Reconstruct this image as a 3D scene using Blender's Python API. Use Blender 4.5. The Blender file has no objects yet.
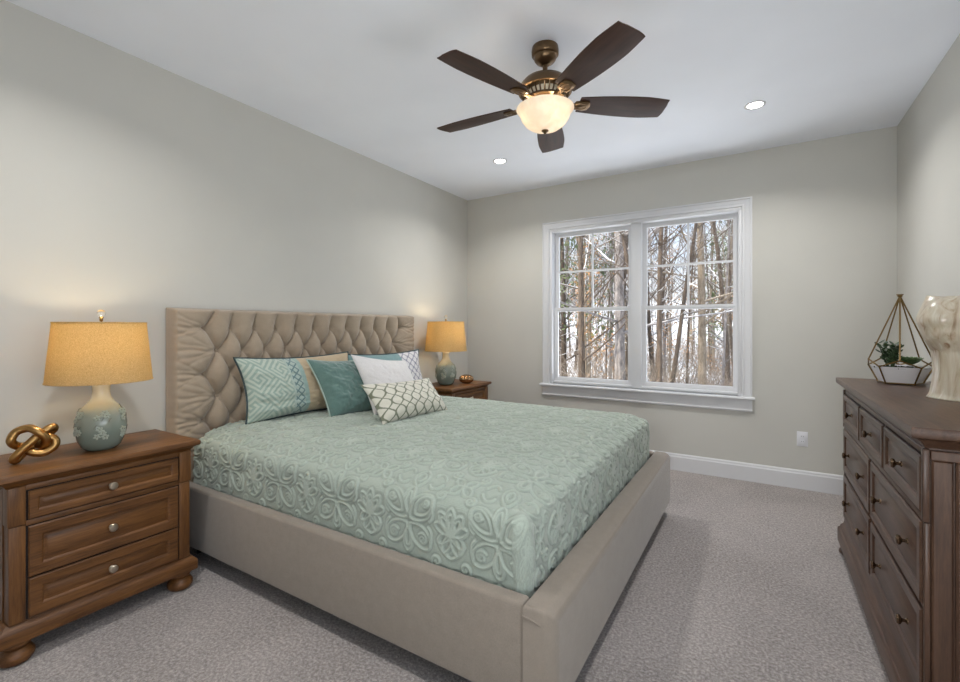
import bpy, bmesh, math, random
import numpy as np
from mathutils import Vector, Matrix
PI = math.pi
rng = random.Random(7)
S = bpy.context.scene
COL = S.collection
W, H, REAR = 3.7265, 2.74, -5.45

# ------------------------------------------------------------------ camera
cam = bpy.data.cameras.new('camera'); camo = bpy.data.objects.new('camera', cam); COL.objects.link(camo)
cam.sensor_width = 36; cam.lens = 457.27 * 36 / 960
cam.shift_y = -(341 - 327.757) / 960
cam.clip_start = .05; cam.clip_end = 300
camo.location = (2.881, -4.4166, 1.2741)
camo.rotation_euler = (PI/2, 0, .5505)
S.camera = camo
# ------------------------------------------------------------------ exposure
S.view_settings.view_transform = 'Standard'; S.view_settings.look = 'None'
S.view_settings.gamma = 1; S.view_settings.use_curve_mapping = False
S.view_settings.exposure = 0.48
# ------------------------------------------------------------------ sky
world = bpy.data.worlds.new('sky'); S.world = world; world.use_nodes = True
nt = world.node_tree; nt.nodes.clear()
wo = nt.nodes.new('ShaderNodeOutputWorld'); bg = nt.nodes.new('ShaderNodeBackground')
tc = nt.nodes.new('ShaderNodeTexCoord'); sx = nt.nodes.new('ShaderNodeSeparateXYZ')
rp = nt.nodes.new('ShaderNodeValToRGB'); ns = nt.nodes.new('ShaderNodeTexNoise'); mx = nt.nodes.new('ShaderNodeMix')
mx.data_type = 'RGBA'
ns.inputs['Scale'].default_value = 5; ns.inputs['Detail'].default_value = 4
e = rp.color_ramp.elements
e[0].position = 0; e[0].color = (.93, .95, 1, 1); e[1].position = 1; e[1].color = (.36, .55, .92, 1)
n_ = e.new(.10); n_.color = (.86, .92, 1, 1)
n_ = e.new(.26); n_.color = (.50, .70, 1, 1)
cr = nt.nodes.new('ShaderNodeMapRange'); cr.inputs[1].default_value = .48; cr.inputs[2].default_value = .66
cr.inputs[4].default_value = .8
nt.links.new(tc.outputs['Generated'], sx.inputs[0]); nt.links.new(sx.outputs['Z'], rp.inputs[0])
nt.links.new(tc.outputs['Generated'], ns.inputs['Vector']); nt.links.new(ns.outputs['Fac'], cr.inputs[0])
nt.links.new(cr.outputs[0], mx.inputs['Factor']); nt.links.new(rp.outputs[0], mx.inputs['A']); mx.inputs['B'].default_value = (1, 1, 1, 1)
nt.links.new(mx.outputs['Result'], bg.inputs['Color']); nt.links.new(bg.outputs[0], wo.inputs[0])
bg.inputs['Strength'].default_value = 1.05
# ------------------------------------------------------------------ sun (over the woods, high behind the house)
sl = bpy.data.lights.new('sun', 'SUN'); sl.energy = 6.5; sl.angle = .05; sl.color = (1, .93, .82)
so = bpy.data.objects.new('sun', sl); COL.objects.link(so)
so.rotation_euler = Vector((.45, .5, -.72)).to_track_quat('-Z', 'Y').to_euler()
# ------------------------------------------------------------------ added fill light, sent in through an invented side window (right wall, beside the camera)
al = bpy.data.lights.new('added_side_fill', 'AREA'); al.shape = 'RECTANGLE'; al.size = 1.9; al.size_y = 1.55
al.energy = 28; al.color = (.93, .965, 1)
ao = bpy.data.objects.new('added_side_fill', al); COL.objects.link(ao)
ao.location = (W + .65, -4.25, 1.2); ao.rotation_euler = (PI/2 + .7, 0, PI/2)     # added lamp, tilted upward to brighten the ceiling
# ------------------------------------------------------------------ added fill light, sent in through an invented glass door behind the camera
al = bpy.data.lights.new('added_rear_fill', 'AREA'); al.shape = 'RECTANGLE'; al.size = .86; al.size_y = 1.95
al.energy = 62; al.color = (.955, .98, 1)
ao = bpy.data.objects.new('added_rear_fill', al); COL.objects.link(ao)
ao.location = (3.13, REAR - .95, .75); ao.rotation_euler = (PI/2 + .95, 0, 0)
# ------------------------------------------------------------------ added lamp hidden below the sill, standing in for snow bounce
al = bpy.data.lights.new('added_sill_uplight', 'AREA'); al.shape = 'RECTANGLE'; al.size = 1.9; al.size_y = .7
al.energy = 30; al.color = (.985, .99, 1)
ao = bpy.data.objects.new('added_sill_uplight', al); COL.objects.link(ao)
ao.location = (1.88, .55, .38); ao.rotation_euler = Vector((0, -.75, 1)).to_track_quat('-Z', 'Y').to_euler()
CAN_W, FAN_W, LAMP_W = 8.5, 1.1, 2.1

# ================================================================== helpers
def lin(c):
    c = c / 255
    return c / 12.92 if c <= .04045 else ((c + .055) / 1.055) ** 2.4
def rgb(r, g, b): return (lin(r), lin(g), lin(b), 1)

class MB:
    def __init__(s): s.v = []; s.f = []; s.m = []; s.mi = 0
    def add(s, vs, fs):
        n = len(s.v); s.v.extend([tuple(p) for p in vs]); s.f.extend([tuple(i + n for i in q) for q in fs]); s.m.extend([s.mi] * len(fs)); return s
    def box(s, x0, x1, y0, y1, z0, z1, bev=0, seg=2):
        bm = bmesh.new(); bmesh.ops.create_cube(bm, size=1)
        for v in bm.verts: v.co = ((x0+x1)/2 + v.co.x*(x1-x0), (y0+y1)/2 + v.co.y*(y1-y0), (z0+z1)/2 + v.co.z*(z1-z0))
        if bev > 0: bmesh.ops.bevel(bm, geom=bm.edges[:], offset=bev, segments=seg, profile=.5, affect='EDGES')
        s.frombm(bm); return s
    def frombm(s, bm):
        bm.verts.index_update(); s.add([v.co[:] for v in bm.verts], [[v.index for v in f.verts] for f in bm.faces]); bm.free()
    def rings(s, R, close=True, cap0=True, cap1=True):
        n = len(R[0]); V = [p for r in R for p in r]; F = []
        for i in range(len(R) - 1):
            for j in range(n if close else n - 1):
                k = (j + 1) % n
                F.append((i*n + j, i*n + k, (i+1)*n + k, (i+1)*n + j))
        if cap0: F.append(tuple(range(n - 1, -1, -1)))
        if cap1: F.append(tuple((len(R)-1)*n + j for j in range(n)))
        s.add(V, F); return s
    def lathe(s, prof, c=(0, 0, 0), seg=32, fn=None):
        R = []
        for r, z in prof:
            ring = []
            for j in range(seg):
                a = 2*PI*j/seg; q = r if fn is None else r * fn(a, z)
                ring.append((c[0] + q*math.cos(a), c[1] + q*math.sin(a), c[2] + z))
            R.append(ring)
        return s.rings(R)
    def rect(s, x0, x1, y0, y1, prof, axis='z'):
        """stack of rectangles; prof = [(inset, level)], axis = direction the levels run in"""
        R = []
        for o, l in prof:
            a0, a1, b0, b1 = x0+o, x1-o, y0+o, y1-o
            q = [(a0, b0), (a1, b0), (a1, b1), (a0, b1)]
            if axis == 'z': R.append([(a, b, l) for a, b in q])
            elif axis == 'x': R.append([(l, a, b) for a, b in q])
            else: R.append([(a, l, b) for a, b in q][::-1])
        return s.rings(R)
    def tube(s, pts, rad, seg=8, closed=False):
        P = [Vector(p) for p in pts]; n = len(P)
        rad = rad if hasattr(rad, '__len__') else [rad]*n
        R = []; prev = None
        for i in range(n):
            if closed: t = P[(i+1) % n] - P[i-1]
            else: t = P[min(i+1, n-1)] - P[max(i-1, 0)]
            t.normalize()
            if prev is None:
                u = t.cross(Vector((0, 0, 1)));
                if u.length < .1: u = t.cross(Vector((1, 0, 0)))
            else: u = prev - t * prev.dot(t)
            u.normalize(); prev = u; w = t.cross(u)
            R.append([tuple(P[i] + (u*math.cos(2*PI*j/seg) + w*math.sin(2*PI*j/seg))*rad[i]) for j in range(seg)])
        if closed:
            R.append(R[0]); # twist fix is invisible on round tubes
            best = min(range(seg), key=lambda k: sum((Vector(R[-2][j]) - Vector(R[0][(j+k) % seg])).length for j in range(seg)))
            R[-1] = [R[0][(j+best) % seg] for j in range(seg)]
            return s.rings(R, cap0=False, cap1=False)
        return s.rings(R)
    def sphere(s, c, r, nu=16, nv=10, sc=(1, 1, 1)):
        R = []
        for i in range(1, nv):
            t = PI*i/nv
            R.append([(c[0]+r*sc[0]*math.sin(t)*math.cos(2*PI*j/nu), c[1]+r*sc[1]*math.sin(t)*math.sin(2*PI*j/nu), c[2]-r*sc[2]*math.cos(t)) for j in range(nu)])
        return s.rings(R)
    def xf(s, M, start=0):
        for i in range(start, len(s.v)): s.v[i] = tuple(M @ Vector(s.v[i]))
        return s
    def build(s, name, mat, parent=None, smooth=True, angle=35):
        me = bpy.data.meshes.new(name); me.from_pydata(s.v, [], s.f); me.validate()
        mats = mat if isinstance(mat, (list, tuple)) else [mat]
        for m in mats: me.materials.append(m)
        if len(mats) > 1 and len(me.polygons) == len(s.m): me.polygons.foreach_set('material_index', s.m)
        bm = bmesh.new(); bm.from_mesh(me); bmesh.ops.recalc_face_normals(bm, faces=bm.faces[:]); bm.to_mesh(me); bm.free()
        if smooth:
            me.polygons.foreach_set('use_smooth', [True]*len(me.polygons)); me.set_sharp_from_angle(angle=math.radians(angle))
        o = bpy.data.objects.new(name, me); COL.objects.link(o)
        if parent is not None: o.parent = parent
        return o

def grid_mesh(name, P, mat, parent=None, closed_v=False, attr=None, extra=None):
    """P[nu,nv,3] numpy -> smooth mesh"""
    nu, nv = P.shape[:2]
    idx = np.arange(nu*nv).reshape(nu, nv)
    q = np.stack([idx[:-1, :-1], idx[1:, :-1], idx[1:, 1:], idx[:-1, 1:]], -1).reshape(-1, 4)
    me = bpy.data.meshes.new(name)
    V = P.reshape(-1, 3); F = q
    if extra is not None:
        F = np.concatenate([q, extra[1] + 0]) if extra[0] is None else F
    me.vertices.add(len(V)); me.vertices.foreach_set('co', V.astype(np.float32).ravel())
    me.loops.add(F.size); me.loops.foreach_set('vertex_index', F.astype(np.int32).ravel())
    me.polygons.add(len(F)); me.polygons.foreach_set('loop_start', np.arange(0, F.size, 4, dtype=np.int32))
    me.polygons.foreach_set('loop_total', np.full(len(F), 4, dtype=np.int32))
    me.polygons.foreach_set('use_smooth', np.ones(len(F), dtype=bool))
    me.update(calc_edges=True); me.validate()
    if attr is not None:
        a = me.color_attributes.new('pattern', 'FLOAT_COLOR', 'POINT')
        c = np.concatenate([attr.reshape(-1, 3), np.ones((nu*nv, 1))], 1).astype(np.float32)
        a.data.foreach_set('color', c.ravel())
    me.materials.append(mat)
    o = bpy.data.objects.new(name, me); COL.objects.link(o)
    if parent is not None: o.parent = parent
    return o
def grid_normals(P):
    du = np.gradient(P, axis=0); dv = np.gradient(P, axis=1)
    n = np.cross(du, dv); return n / (np.linalg.norm(n, axis=-1, keepdims=True) + 1e-12)
def vnoise(x, y, seed=0):
    """smooth value noise on arrays"""
    r = np.random.RandomState(seed).rand(64, 64)
    xi = np.floor(x).astype(int); yi = np.floor(y).astype(int); fx = x - xi; fy = y - yi
    fx = fx*fx*(3-2*fx); fy = fy*fy*(3-2*fy)
    g = lambda a, b: r[a % 64, b % 64]
    return (g(xi, yi)*(1-fx)+g(xi+1, yi)*fx)*(1-fy) + (g(xi, yi+1)*(1-fx)+g(xi+1, yi+1)*fx)*fy - .5

def empty(name, loc, label=None, cat=None, group=None, rot=None, kind=None):
    o = bpy.data.objects.new(name, None); COL.objects.link(o); o.location = loc; o.empty_display_size = .1
    if rot is not None: o.rotation_euler = rot
    tag(o, label, cat, group, kind); return o
def tag(o, label=None, cat=None, group=None, kind=None):
    if label: o['label'] = label
    if cat: o['category'] = cat
    if group: o['group'] = group
    if kind: o['kind'] = kind
    return o
def copy_tree(o, parent=None):
    c = o.copy(); COL.objects.link(c)
    if parent is not None: c.parent = parent
    for ch in list(o.children): copy_tree(ch, c)
    return c

# ------------------------------------------------------------------ materials
class NT:
    def __init__(s, name):
        s.m = bpy.data.materials.new(name); s.m.use_nodes = True; s.t = s.m.node_tree
        s.b = s.t.nodes['Principled BSDF']; s.out = s.t.nodes['Material Output']
    def n(s, typ, **kw):
        x = s.t.nodes.new('ShaderNode' + typ)
        for k, v in kw.items():
            if k in x.inputs: x.inputs[k].default_value = v
            else: setattr(x, k, v)
        return x
    def l(s, a, b): s.t.links.new(a, b)
    def set(s, **kw):
        for k, v in kw.items(): s.b.inputs[k.replace('_', ' ')].default_value = v
        return s
    def coords(s, scale=(1, 1, 1), kind='Object', rot=(0, 0, 0)):
        t = s.n('TexCoord'); mp = s.n('Mapping'); mp.inputs['Scale'].default_value = scale; mp.inputs['Rotation'].default_value = rot
        s.l(t.outputs[kind], mp.inputs[0]); return mp.outputs[0]
    def noise(s, vec, scale, detail=4, rough=.55, dist=0):
        x = s.n('TexNoise', Scale=scale, Detail=detail, Roughness=rough, Distortion=dist); s.l(vec, x.inputs['Vector']); return x.outputs['Fac']
    def ramp(s, fac, stops):
        x = s.n('ValToRGB'); el = x.color_ramp.elements
        el[0].position, el[0].color = stops[0]; el[1].position, el[1].color = stops[-1]
        for p, c in stops[1:-1]: q = el.new(p); q.color = c
        s.l(fac, x.inputs[0]); return x.outputs[0]
    def mix(s, fac, a, b, mode='MIX'):
        x = s.n('Mix', data_type='RGBA', blend_type=mode)
        for k, v in (('Factor', fac), ('A', a), ('B', b)):
            i = [q for q in x.inputs if q.name == k and (q.type == 'RGBA' if k != 'Factor' else q.type == 'VALUE')][0]
            if hasattr(v, 'is_linked'): s.l(v, i)
            else: i.default_value = v
        return [q for q in x.outputs if q.type == 'RGBA'][0]
    def color(s, c): s.l(c, s.b.inputs['Base Color']); return s
    def bump(s, h, strength=.3, dist=.01, prev=None):
        x = s.n('Bump', Strength=strength, Distance=dist); s.l(h, x.inputs['Height'])
        if prev is not None: s.l(prev, x.inputs['Normal'])
        s.l(x.outputs[0], s.b.inputs['Normal']); return x.outputs[0]

def plain(name, col, rough=.5, metal=0, **kw):
    m = NT(name); m.set(Base_Color=col, Roughness=rough, Metallic=metal, **kw); return m.m
def paint(name, col, var=.03):
    m = NT(name); v = m.coords((1, 1, 1)); f = m.noise(v, 1.3, 3)
    a = tuple(c*(1-var) for c in col[:3]) + (1,); b = tuple(min(1, c*(1+var)) for c in col[:3]) + (1,)
    m.color(m.ramp(f, [(.3, a), (.7, b)])); m.set(Roughness=.85)
    m.bump(m.noise(v, 180, 2), .06, .004); return m.m
M = {}
M['wall'] = paint('wall_paint', rgb(201, 199, 192))
M['ceil'] = paint('ceiling_paint', rgb(241, 244, 252))
M['trim'] = NT('white_trim').set(Base_Color=rgb(217, 217, 219), Roughness=.35).m
def carpet():
    m = NT('carpet'); v = m.coords((1, 1, 1))
    fine = m.noise(v, 85, 4, .75); mid = m.noise(v, 30, 3, .6); big = m.noise(v, 1.6, 2, .5, .6)
    c1 = m.ramp(fine, [(.33, rgb(92, 84, 80)), (.5, rgb(172, 164, 160)), (.66, rgb(246, 239, 233))])
    c2 = m.mix(.3, c1, m.ramp(mid, [(.3, rgb(126, 117, 113)), (.7, rgb(192, 181, 177))]))
    c3 = m.mix(.3, c2, m.ramp(big, [(.38, rgb(144, 135, 131)), (.62, rgb(180, 170, 166))]))
    m.color(c3); m.set(Roughness=.95, Sheen_Weight=.2, Specular_IOR_Level=.15)
    m.bump(fine, .9, .012, m.bump(mid, .5, .012)); return m.m
M['carpet'] = carpet()
def wood(name, dark, mid, light, axis, rough=.42, coat=.08):
    m = NT(name); sc = {'x': (1.2, 16, 16), 'y': (16, 1.2, 16), 'z': (16, 16, 1.2)}[axis]
    v = m.coords(sc); g = m.noise(v, 2.2, 6, .65, .9)
    v2 = m.coords(tuple(q*4 for q in sc)); g2 = m.noise(v2, 3.0, 4, .7, .2)
    c = m.ramp(g, [(.28, dark), (.5, mid), (.72, light)])
    c = m.mix(.35, c, m.ramp(g2, [(.3, dark), (.65, light)]))
    m.color(c); m.set(Roughness=rough, Coat_Weight=coat, Coat_Roughness=.25, Specular_IOR_Level=.38)
    m.bump(g2, .12, .002); return m.m
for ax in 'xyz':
    M['wood_' + ax] = wood('lamplit_wood_' + ax, rgb(56, 33, 17), rgb(98, 62, 31), rgb(134, 90, 48), ax)  # tone warmed to carry the lamp light on the nightstands
    M['dwood_' + ax] = wood('cool_lit_wood_' + ax, rgb(50, 33, 24), rgb(77, 54, 41), rgb(100, 75, 59), ax, .36)  # same wood toned darker, for the cooler light on the dresser
M['blade'] = wood('blade_wood', rgb(34, 20, 15), rgb(56, 33, 24), rgb(72, 45, 34), 'x', .55, .0)
def fabric(name, col, rough=.9, weave=420, var=.10, bump=.25, sheen=.3, big=6):
    m = NT(name); v = m.coords(); f = m.noise(v, weave, 2, .7); b = m.noise(v, big, 3)
    lo = tuple(c*(1-var*1.6) for c in col[:3]) + (1,); hi = tuple(min(1, c*(1+var*1.6)) for c in col[:3]) + (1,)
    lo2 = tuple(c*(1-var*.6) for c in col[:3]) + (1,); hi2 = tuple(min(1, c*(1+var*.6)) for c in col[:3]) + (1,)
    m.color(m.mix(.5, m.ramp(f, [(.3, lo), (.7, hi)]), m.ramp(b, [(.3, lo2), (.7, hi2)])))
    m.set(Roughness=rough, Sheen_Weight=sheen, Specular_IOR_Level=.2); m.bump(f, bump, .003); return m.m
M['linen'] = fabric('bed_linen', rgb(142, 131, 119), big=25, var=.16)
M['tuft'] = fabric('headboard_linen', rgb(168, 152, 133), big=25)
M['quilt'] = None
def quilt_mat():
    m = NT('quilt_cotton'); v = m.coords()
    f = m.noise(v, 300, 2, .7); b = m.noise(v, 3, 3)
    m.color(m.mix(.45, m.ramp(f, [(.3, rgb(156, 167, 154)), (.7, rgb(187, 196, 184))]), m.ramp(b, [(.3, rgb(163, 174, 161)), (.7, rgb(178, 188, 176))])))
    m.set(Roughness=.8, Sheen_Weight=.35, Specular_IOR_Level=.25)
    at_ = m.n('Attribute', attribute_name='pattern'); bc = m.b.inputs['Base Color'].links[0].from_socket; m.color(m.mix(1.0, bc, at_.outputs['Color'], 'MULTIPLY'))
    wv = m.n('TexWave', Scale=85.0, Distortion=.4); wv.bands_direction = 'Y'; m.l(v, wv.inputs['Vector'])
    m.bump(f, .25, .003, m.bump(wv.outputs['Fac'], .18, .003)); return m.m
M['quilt'] = quilt_mat()
def pattern_mat(name, rough=.85, weave=500):
    m = NT(name); a = m.n('Attribute', attribute_name='pattern'); v = m.coords(); f = m.noise(v, weave, 2, .7)
    m.color(m.mix(.5, a.outputs['Color'], m.ramp(f, [(.3, (.72, .72, .72, 1)), (.7, (1, 1, 1, 1))]), 'MULTIPLY'))
    m.set(Roughness=rough, Sheen_Weight=.3, Specular_IOR_Level=.2); m.bump(f, .3, .003); return m.m
M['pat'] = pattern_mat('printed_cotton')
M['teal'] = fabric('teal_velvet', rgb(96, 124, 118), .75, 260, .16, .3, .6, 14)
M['white_fur'] = fabric('white_boucle', rgb(222, 219, 218), .95, 210, .08, .9, .5, 40)
M['piping'] = plain('dark_piping', rgb(62, 76, 78), .8)
M['cream_piping'] = plain('cream_piping', rgb(168, 184, 172), .8)
M['brass'] = plain('antique_brass', rgb(128, 104, 66), .34, 1)
M['gold'] = plain('brushed_gold', rgb(176, 136, 84), .3, 1)
M['copper'] = plain('ribbed_copper', rgb(176, 138, 100), .22, 1)
M['bronze'] = plain('oil_rubbed_bronze', rgb(112, 90, 66), .3, .9)
M['nickel'] = plain('satin_nickel', rgb(190, 178, 162), .3, 1)
M['dknob'] = plain('dark_bronze_knob', rgb(104, 84, 66), .25, 1)
M['black'] = plain('black_leg', rgb(30, 27, 25), .6)
M['shadowgap'] = plain('drawer_gap', rgb(22, 15, 11), .8)
M['white_plastic'] = plain('white_plastic', rgb(226, 226, 230), .4)
M['ceramic_white'] = plain('white_ceramic', rgb(242, 242, 246), .35)
M['soil'] = plain('soil', rgb(40, 34, 26), .95)
def leaf_mat(name, a, b):
    m = NT(name); m.color(m.ramp(m.noise(m.coords(), 60, 2), [(.3, a), (.7, b)])); m.set(Roughness=.45); return m.m
M['succ'] = leaf_mat('dark_succulent', rgb(34, 52, 34), rgb(70, 92, 58))
M['rosette'] = leaf_mat('green_succulent', rgb(62, 92, 56), rgb(118, 144, 96))
def shade_mat():
    m = NT('lampshade_linen'); v = m.coords(); f = m.noise(v, 240, 2, .7)
    c = m.ramp(f, [(.3, rgb(200, 174, 122)), (.7, rgb(232, 210, 162))])
    d = m.n('BsdfDiffuse'); t = m.n('BsdfTranslucent'); mxs = m.n('MixShader', Fac=.52)
    m.l(c, d.inputs[0]); m.l(c, t.inputs[0]); m.l(d.outputs[0], mxs.inputs[1]); m.l(t.outputs[0], mxs.inputs[2])
    m.l(mxs.outputs[0], m.out.inputs[0]); return m.m
M['shade'] = shade_mat()
def glaze():
    m = NT('reactive_glaze'); v = m.coords(); s_ = m.n('SeparateXYZ'); m.l(v, s_.inputs[0])
    mr = m.n('MapRange'); mr.inputs[1].default_value = .06; mr.inputs[2].default_value = .25; m.l(s_.outputs['Z'], mr.inputs[0])
    ad = m.n('Math', operation='ADD'); mu = m.n('Math', operation='MULTIPLY'); mu.inputs[1].default_value = .5
    sb = m.n('Math', operation='SUBTRACT'); sb.inputs[1].default_value = .25
    m.l(m.noise(v, 9, 4), mu.inputs[0]); m.l(mu.outputs[0], sb.inputs[0]); m.l(mr.outputs[0], ad.inputs[0]); m.l(sb.outputs[0], ad.inputs[1])
    c = m.ramp(ad.outputs[0], [(.1, rgb(124, 137, 128)), (.5, rgb(152, 157, 142)), (.95, rgb(204, 192, 162))])
    m.color(c); m.set(Roughness=.18, Coat_Weight=.5); return m.m
M['glaze'] = glaze()
M['blossom'] = plain('raised_blossom', rgb(164, 172, 158), .35)
M['blossom_dark'] = plain('blossom_twig', rgb(104, 100, 84), .5)
M['crystal'] = plain('crystal', (1, 1, 1, 1), .05, 0, Transmission_Weight=1.0, IOR=1.45)
def glass_pane():
    m = NT('window_glass'); t = m.n('BsdfTransparent'); g = m.n('BsdfGlossy', Roughness=.01); x = m.n('MixShader')
    t.inputs[0].default_value = (.97, .98, .98, 1)
    ge = m.n('NewGeometry'); dt = m.n('VectorMath', operation='DOT_PRODUCT'); m.l(ge.outputs['Normal'], dt.inputs[0]); m.l(ge.outputs['Incoming'], dt.inputs[1])
    ab = m.n('Math', operation='ABSOLUTE'); m.l(dt.outputs['Value'], ab.inputs[0]); iv = m.n('Math', operation='SUBTRACT'); iv.inputs[0].default_value = 1; m.l(ab.outputs[0], iv.inputs[1])
    pw = m.n('Math', operation='POWER'); m.l(iv.outputs[0], pw.inputs[0]); pw.inputs[1].default_value = 5
    fr = m.n('Math', operation='MULTIPLY_ADD'); m.l(pw.outputs[0], fr.inputs[0]); fr.inputs[1].default_value = .96; fr.inputs[2].default_value = .04
    m.l(fr.outputs[0], x.inputs[0]); m.l(t.outputs[0], x.inputs[1]); m.l(g.outputs[0], x.inputs[2]); m.l(x.outputs[0], m.out.inputs[0]); return m.m
M['glass'] = glass_pane()
def emit(name, col, st, base=(1, 1, 1, 1)):
    m = NT(name); m.set(Base_Color=base, Emission_Color=col, Emission_Strength=st); return m.m
M['led'] = emit('downlight_lens', (1, .97, .92, 1), 14)
def bowl_mat():
    m = NT('alabaster_glass'); v = m.coords(); f = m.noise(v, 14, 4, .6, .8)
    c = m.ramp(f, [(.3, rgb(236, 222, 200)), (.7, rgb(250, 242, 228))])
    d = m.n('BsdfPrincipled', Roughness=.25); t = m.n('BsdfTranslucent'); x = m.n('MixShader', Fac=.27)
    m.l(c, d.inputs['Base Color']); m.l(c, t.inputs[0]); m.l(d.outputs[0], x.inputs[1]); m.l(t.outputs[0], x.inputs[2])
    em = m.n('Emission', Strength=.16); em.inputs[0].default_value = (1, .88, .72, 1); a = m.n('AddShader')
    m.l(x.outputs[0], a.inputs[0]); m.l(em.outputs[0], a.inputs[1]); m.l(a.outputs[0], m.out.inputs[0]); return m.m
M['bowl'] = bowl_mat()
M['bulb'] = emit('warm_bulb', (1, .8, .5, 1), 3)
def vase_mat():
    m = NT('streaked_art_glass'); v = m.coords((26, 26, 3.2)); f = m.noise(v, 1.5, 5, .6, 1.0)
    c = m.ramp(f, [(.28, rgb(150, 122, 94)), (.44, rgb(196, 180, 156)), (.62, rgb(208, 197, 178)), (.8, rgb(232, 228, 220))])
    m.color(c); m.set(Roughness=.3, Coat_Weight=.25, Subsurface_Weight=.1); return m.m
M['vase'] = vase_mat()
M['snow'] = NT('snow').set(Base_Color=(.9, .92, .96, 1), Roughness=.8).m
def bark(name, a, b, snow=.55):
    m = NT(name); v = m.coords((9, 9, 2.5)); f = m.noise(v, 2.5, 5, .7)
    c = m.ramp(f, [(.3, a), (.7, b)])
    g = m.n('NewGeometry'); sp = m.n('SeparateXYZ'); m.l(g.outputs['Normal'], sp.inputs[0])
    mr = m.n('MapRange'); mr.inputs[1].default_value = snow; mr.inputs[2].default_value = snow + .15; m.l(sp.outputs['Z'], mr.inputs[0])
    m.color(m.mix(mr.outputs[0], c, (.92, .93, .96, 1))); m.set(Roughness=.9); m.bump(f, .8, .03); return m.m
M['bark_brown'] = bark('brown_bark', rgb(52, 42, 35), rgb(116, 98, 82))
M['bark_grey'] = bark('grey_bark', rgb(84, 78, 78), rgb(172, 162, 156))
M['bark_dark'] = bark('dark_bark', rgb(40, 33, 28), rgb(96, 80, 66))
M['bark_tan'] = bark('tan_bark', rgb(92, 78, 64), rgb(158, 142, 122))
M['needles'] = leaf_mat('pine_needles', rgb(58, 74, 40), rgb(120, 130, 84))
M['dry_leaf'] = leaf_mat('dry_leaves', rgb(150, 98, 54), rgb(204, 160, 108))
M['brush'] = leaf_mat('dry_brush', rgb(92, 78, 66), rgb(160, 142, 124))

# ================================================================== setting
def struct(name, mb, mat, parent=None, smooth=False, **k):
    o = mb.build(name, mat, parent, smooth=smooth); o['kind'] = 'structure'; return o
T = .15
struct('floor', MB().box(-T, W+T, REAR-T, T, -.1, 0), M['carpet'])
struct('ceiling', MB().box(-T, W+T, REAR-T, T, H, H+.12), M['ceil'])
struct('wall_left', MB().box(-T, 0, REAR, 0, 0, H), M['wall'])
RY0, RY1, RZ0, RZ1 = -5.2, -3.3, .72, 2.28
b = MB(); b.box(W, W+T, REAR, RY0, 0, H); b.box(W, W+T, RY1, 0, 0, H); b.box(W, W+T, RY0, RY1, 0, RZ0); b.box(W, W+T, RY0, RY1, RZ1, H)
struct('wall_right', b, M['wall'])
WX0, WX1, WZ0, WZ1 = 1.02, 2.747, .70, 2.285      # rough opening
b = MB(); b.box(-T, WX0, 0, T, 0, H); b.box(WX1, W+T, 0, T, 0, H); b.box(WX0, WX1, 0, T, 0, WZ0); b.box(WX0, WX1, 0, T, WZ1, H)
struct('wall_back', b, M['wall'])
DX0, DX1, DZ1 = 2.66, 3.60, 2.08
b = MB(); b.box(-T, DX0, REAR-T, REAR, 0, H); b.box(DX1, W+T, REAR-T, REAR, 0, H); b.box(DX0, DX1, REAR-T, REAR, DZ1, H)
struct('wall_front', b, M['wall'])
door = empty('added_door_1', (DX0, REAR, 0), kind='structure')  # unseen glass door, added so the rear fill light can enter
dw = DX1 - DX0
b = MB(); b.rings([[(-.07+o, l, 0), (-.07+o, l, DZ1+.07-o), (dw+.07-o, l, DZ1+.07-o), (dw+.07-o, l, 0)] for o, l in ((0, 0), (0, .02), (.055, .016), (.07, .0))], close=False, cap0=False, cap1=False)
b.build('added_door_casing', M['trim'], door)
b = MB(); R_ = [[(.02+.11*o, -.06-l, .02+.2*o), (dw-.02-.11*o, -.06-l, .02+.2*o), (dw-.02-.11*o, -.06-l, DZ1-.02-.11*o), (.02+.11*o, -.06-l, DZ1-.02-.11*o)] for o, l in ((0, 0), (.9, 0), (1, .01), (1, .03), (0, .03))]
b.rings(R_ + R_[:1], cap0=False, cap1=False); leaf_ = b.build('added_door_leaf', M['trim'], door)
MB().box(.12, dw-.12, -.078, -.072, .21, DZ1-.12).build('glass_pane', M['glass'], leaf_, smooth=False)
# baseboards: (depth from wall, height) profile swept along the wall
BP = [(0, 0), (.018, 0), (.018, .118), (.015, .124), (.012, .128), (.012, .137), (.006, .146), (0, .148)]
def baseboard(name, p0, p1, nrm):
    R = [[(p[0] + nrm[0]*d, p[1] + nrm[1]*d, z) for d, z in BP] for p in (p0, p1)]
    struct(name, MB().rings(R), M['trim'])
baseboard('baseboard_back', (0, 0), (W, 0), (0, -1))
baseboard('baseboard_left', (0, REAR), (0, 0), (1, 0))
baseboard('baseboard_right', (W, REAR), (W, 0), (-1, 0))
baseboard('baseboard_front', (0, REAR), (DX0-.07, REAR), (0, 1))

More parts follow.
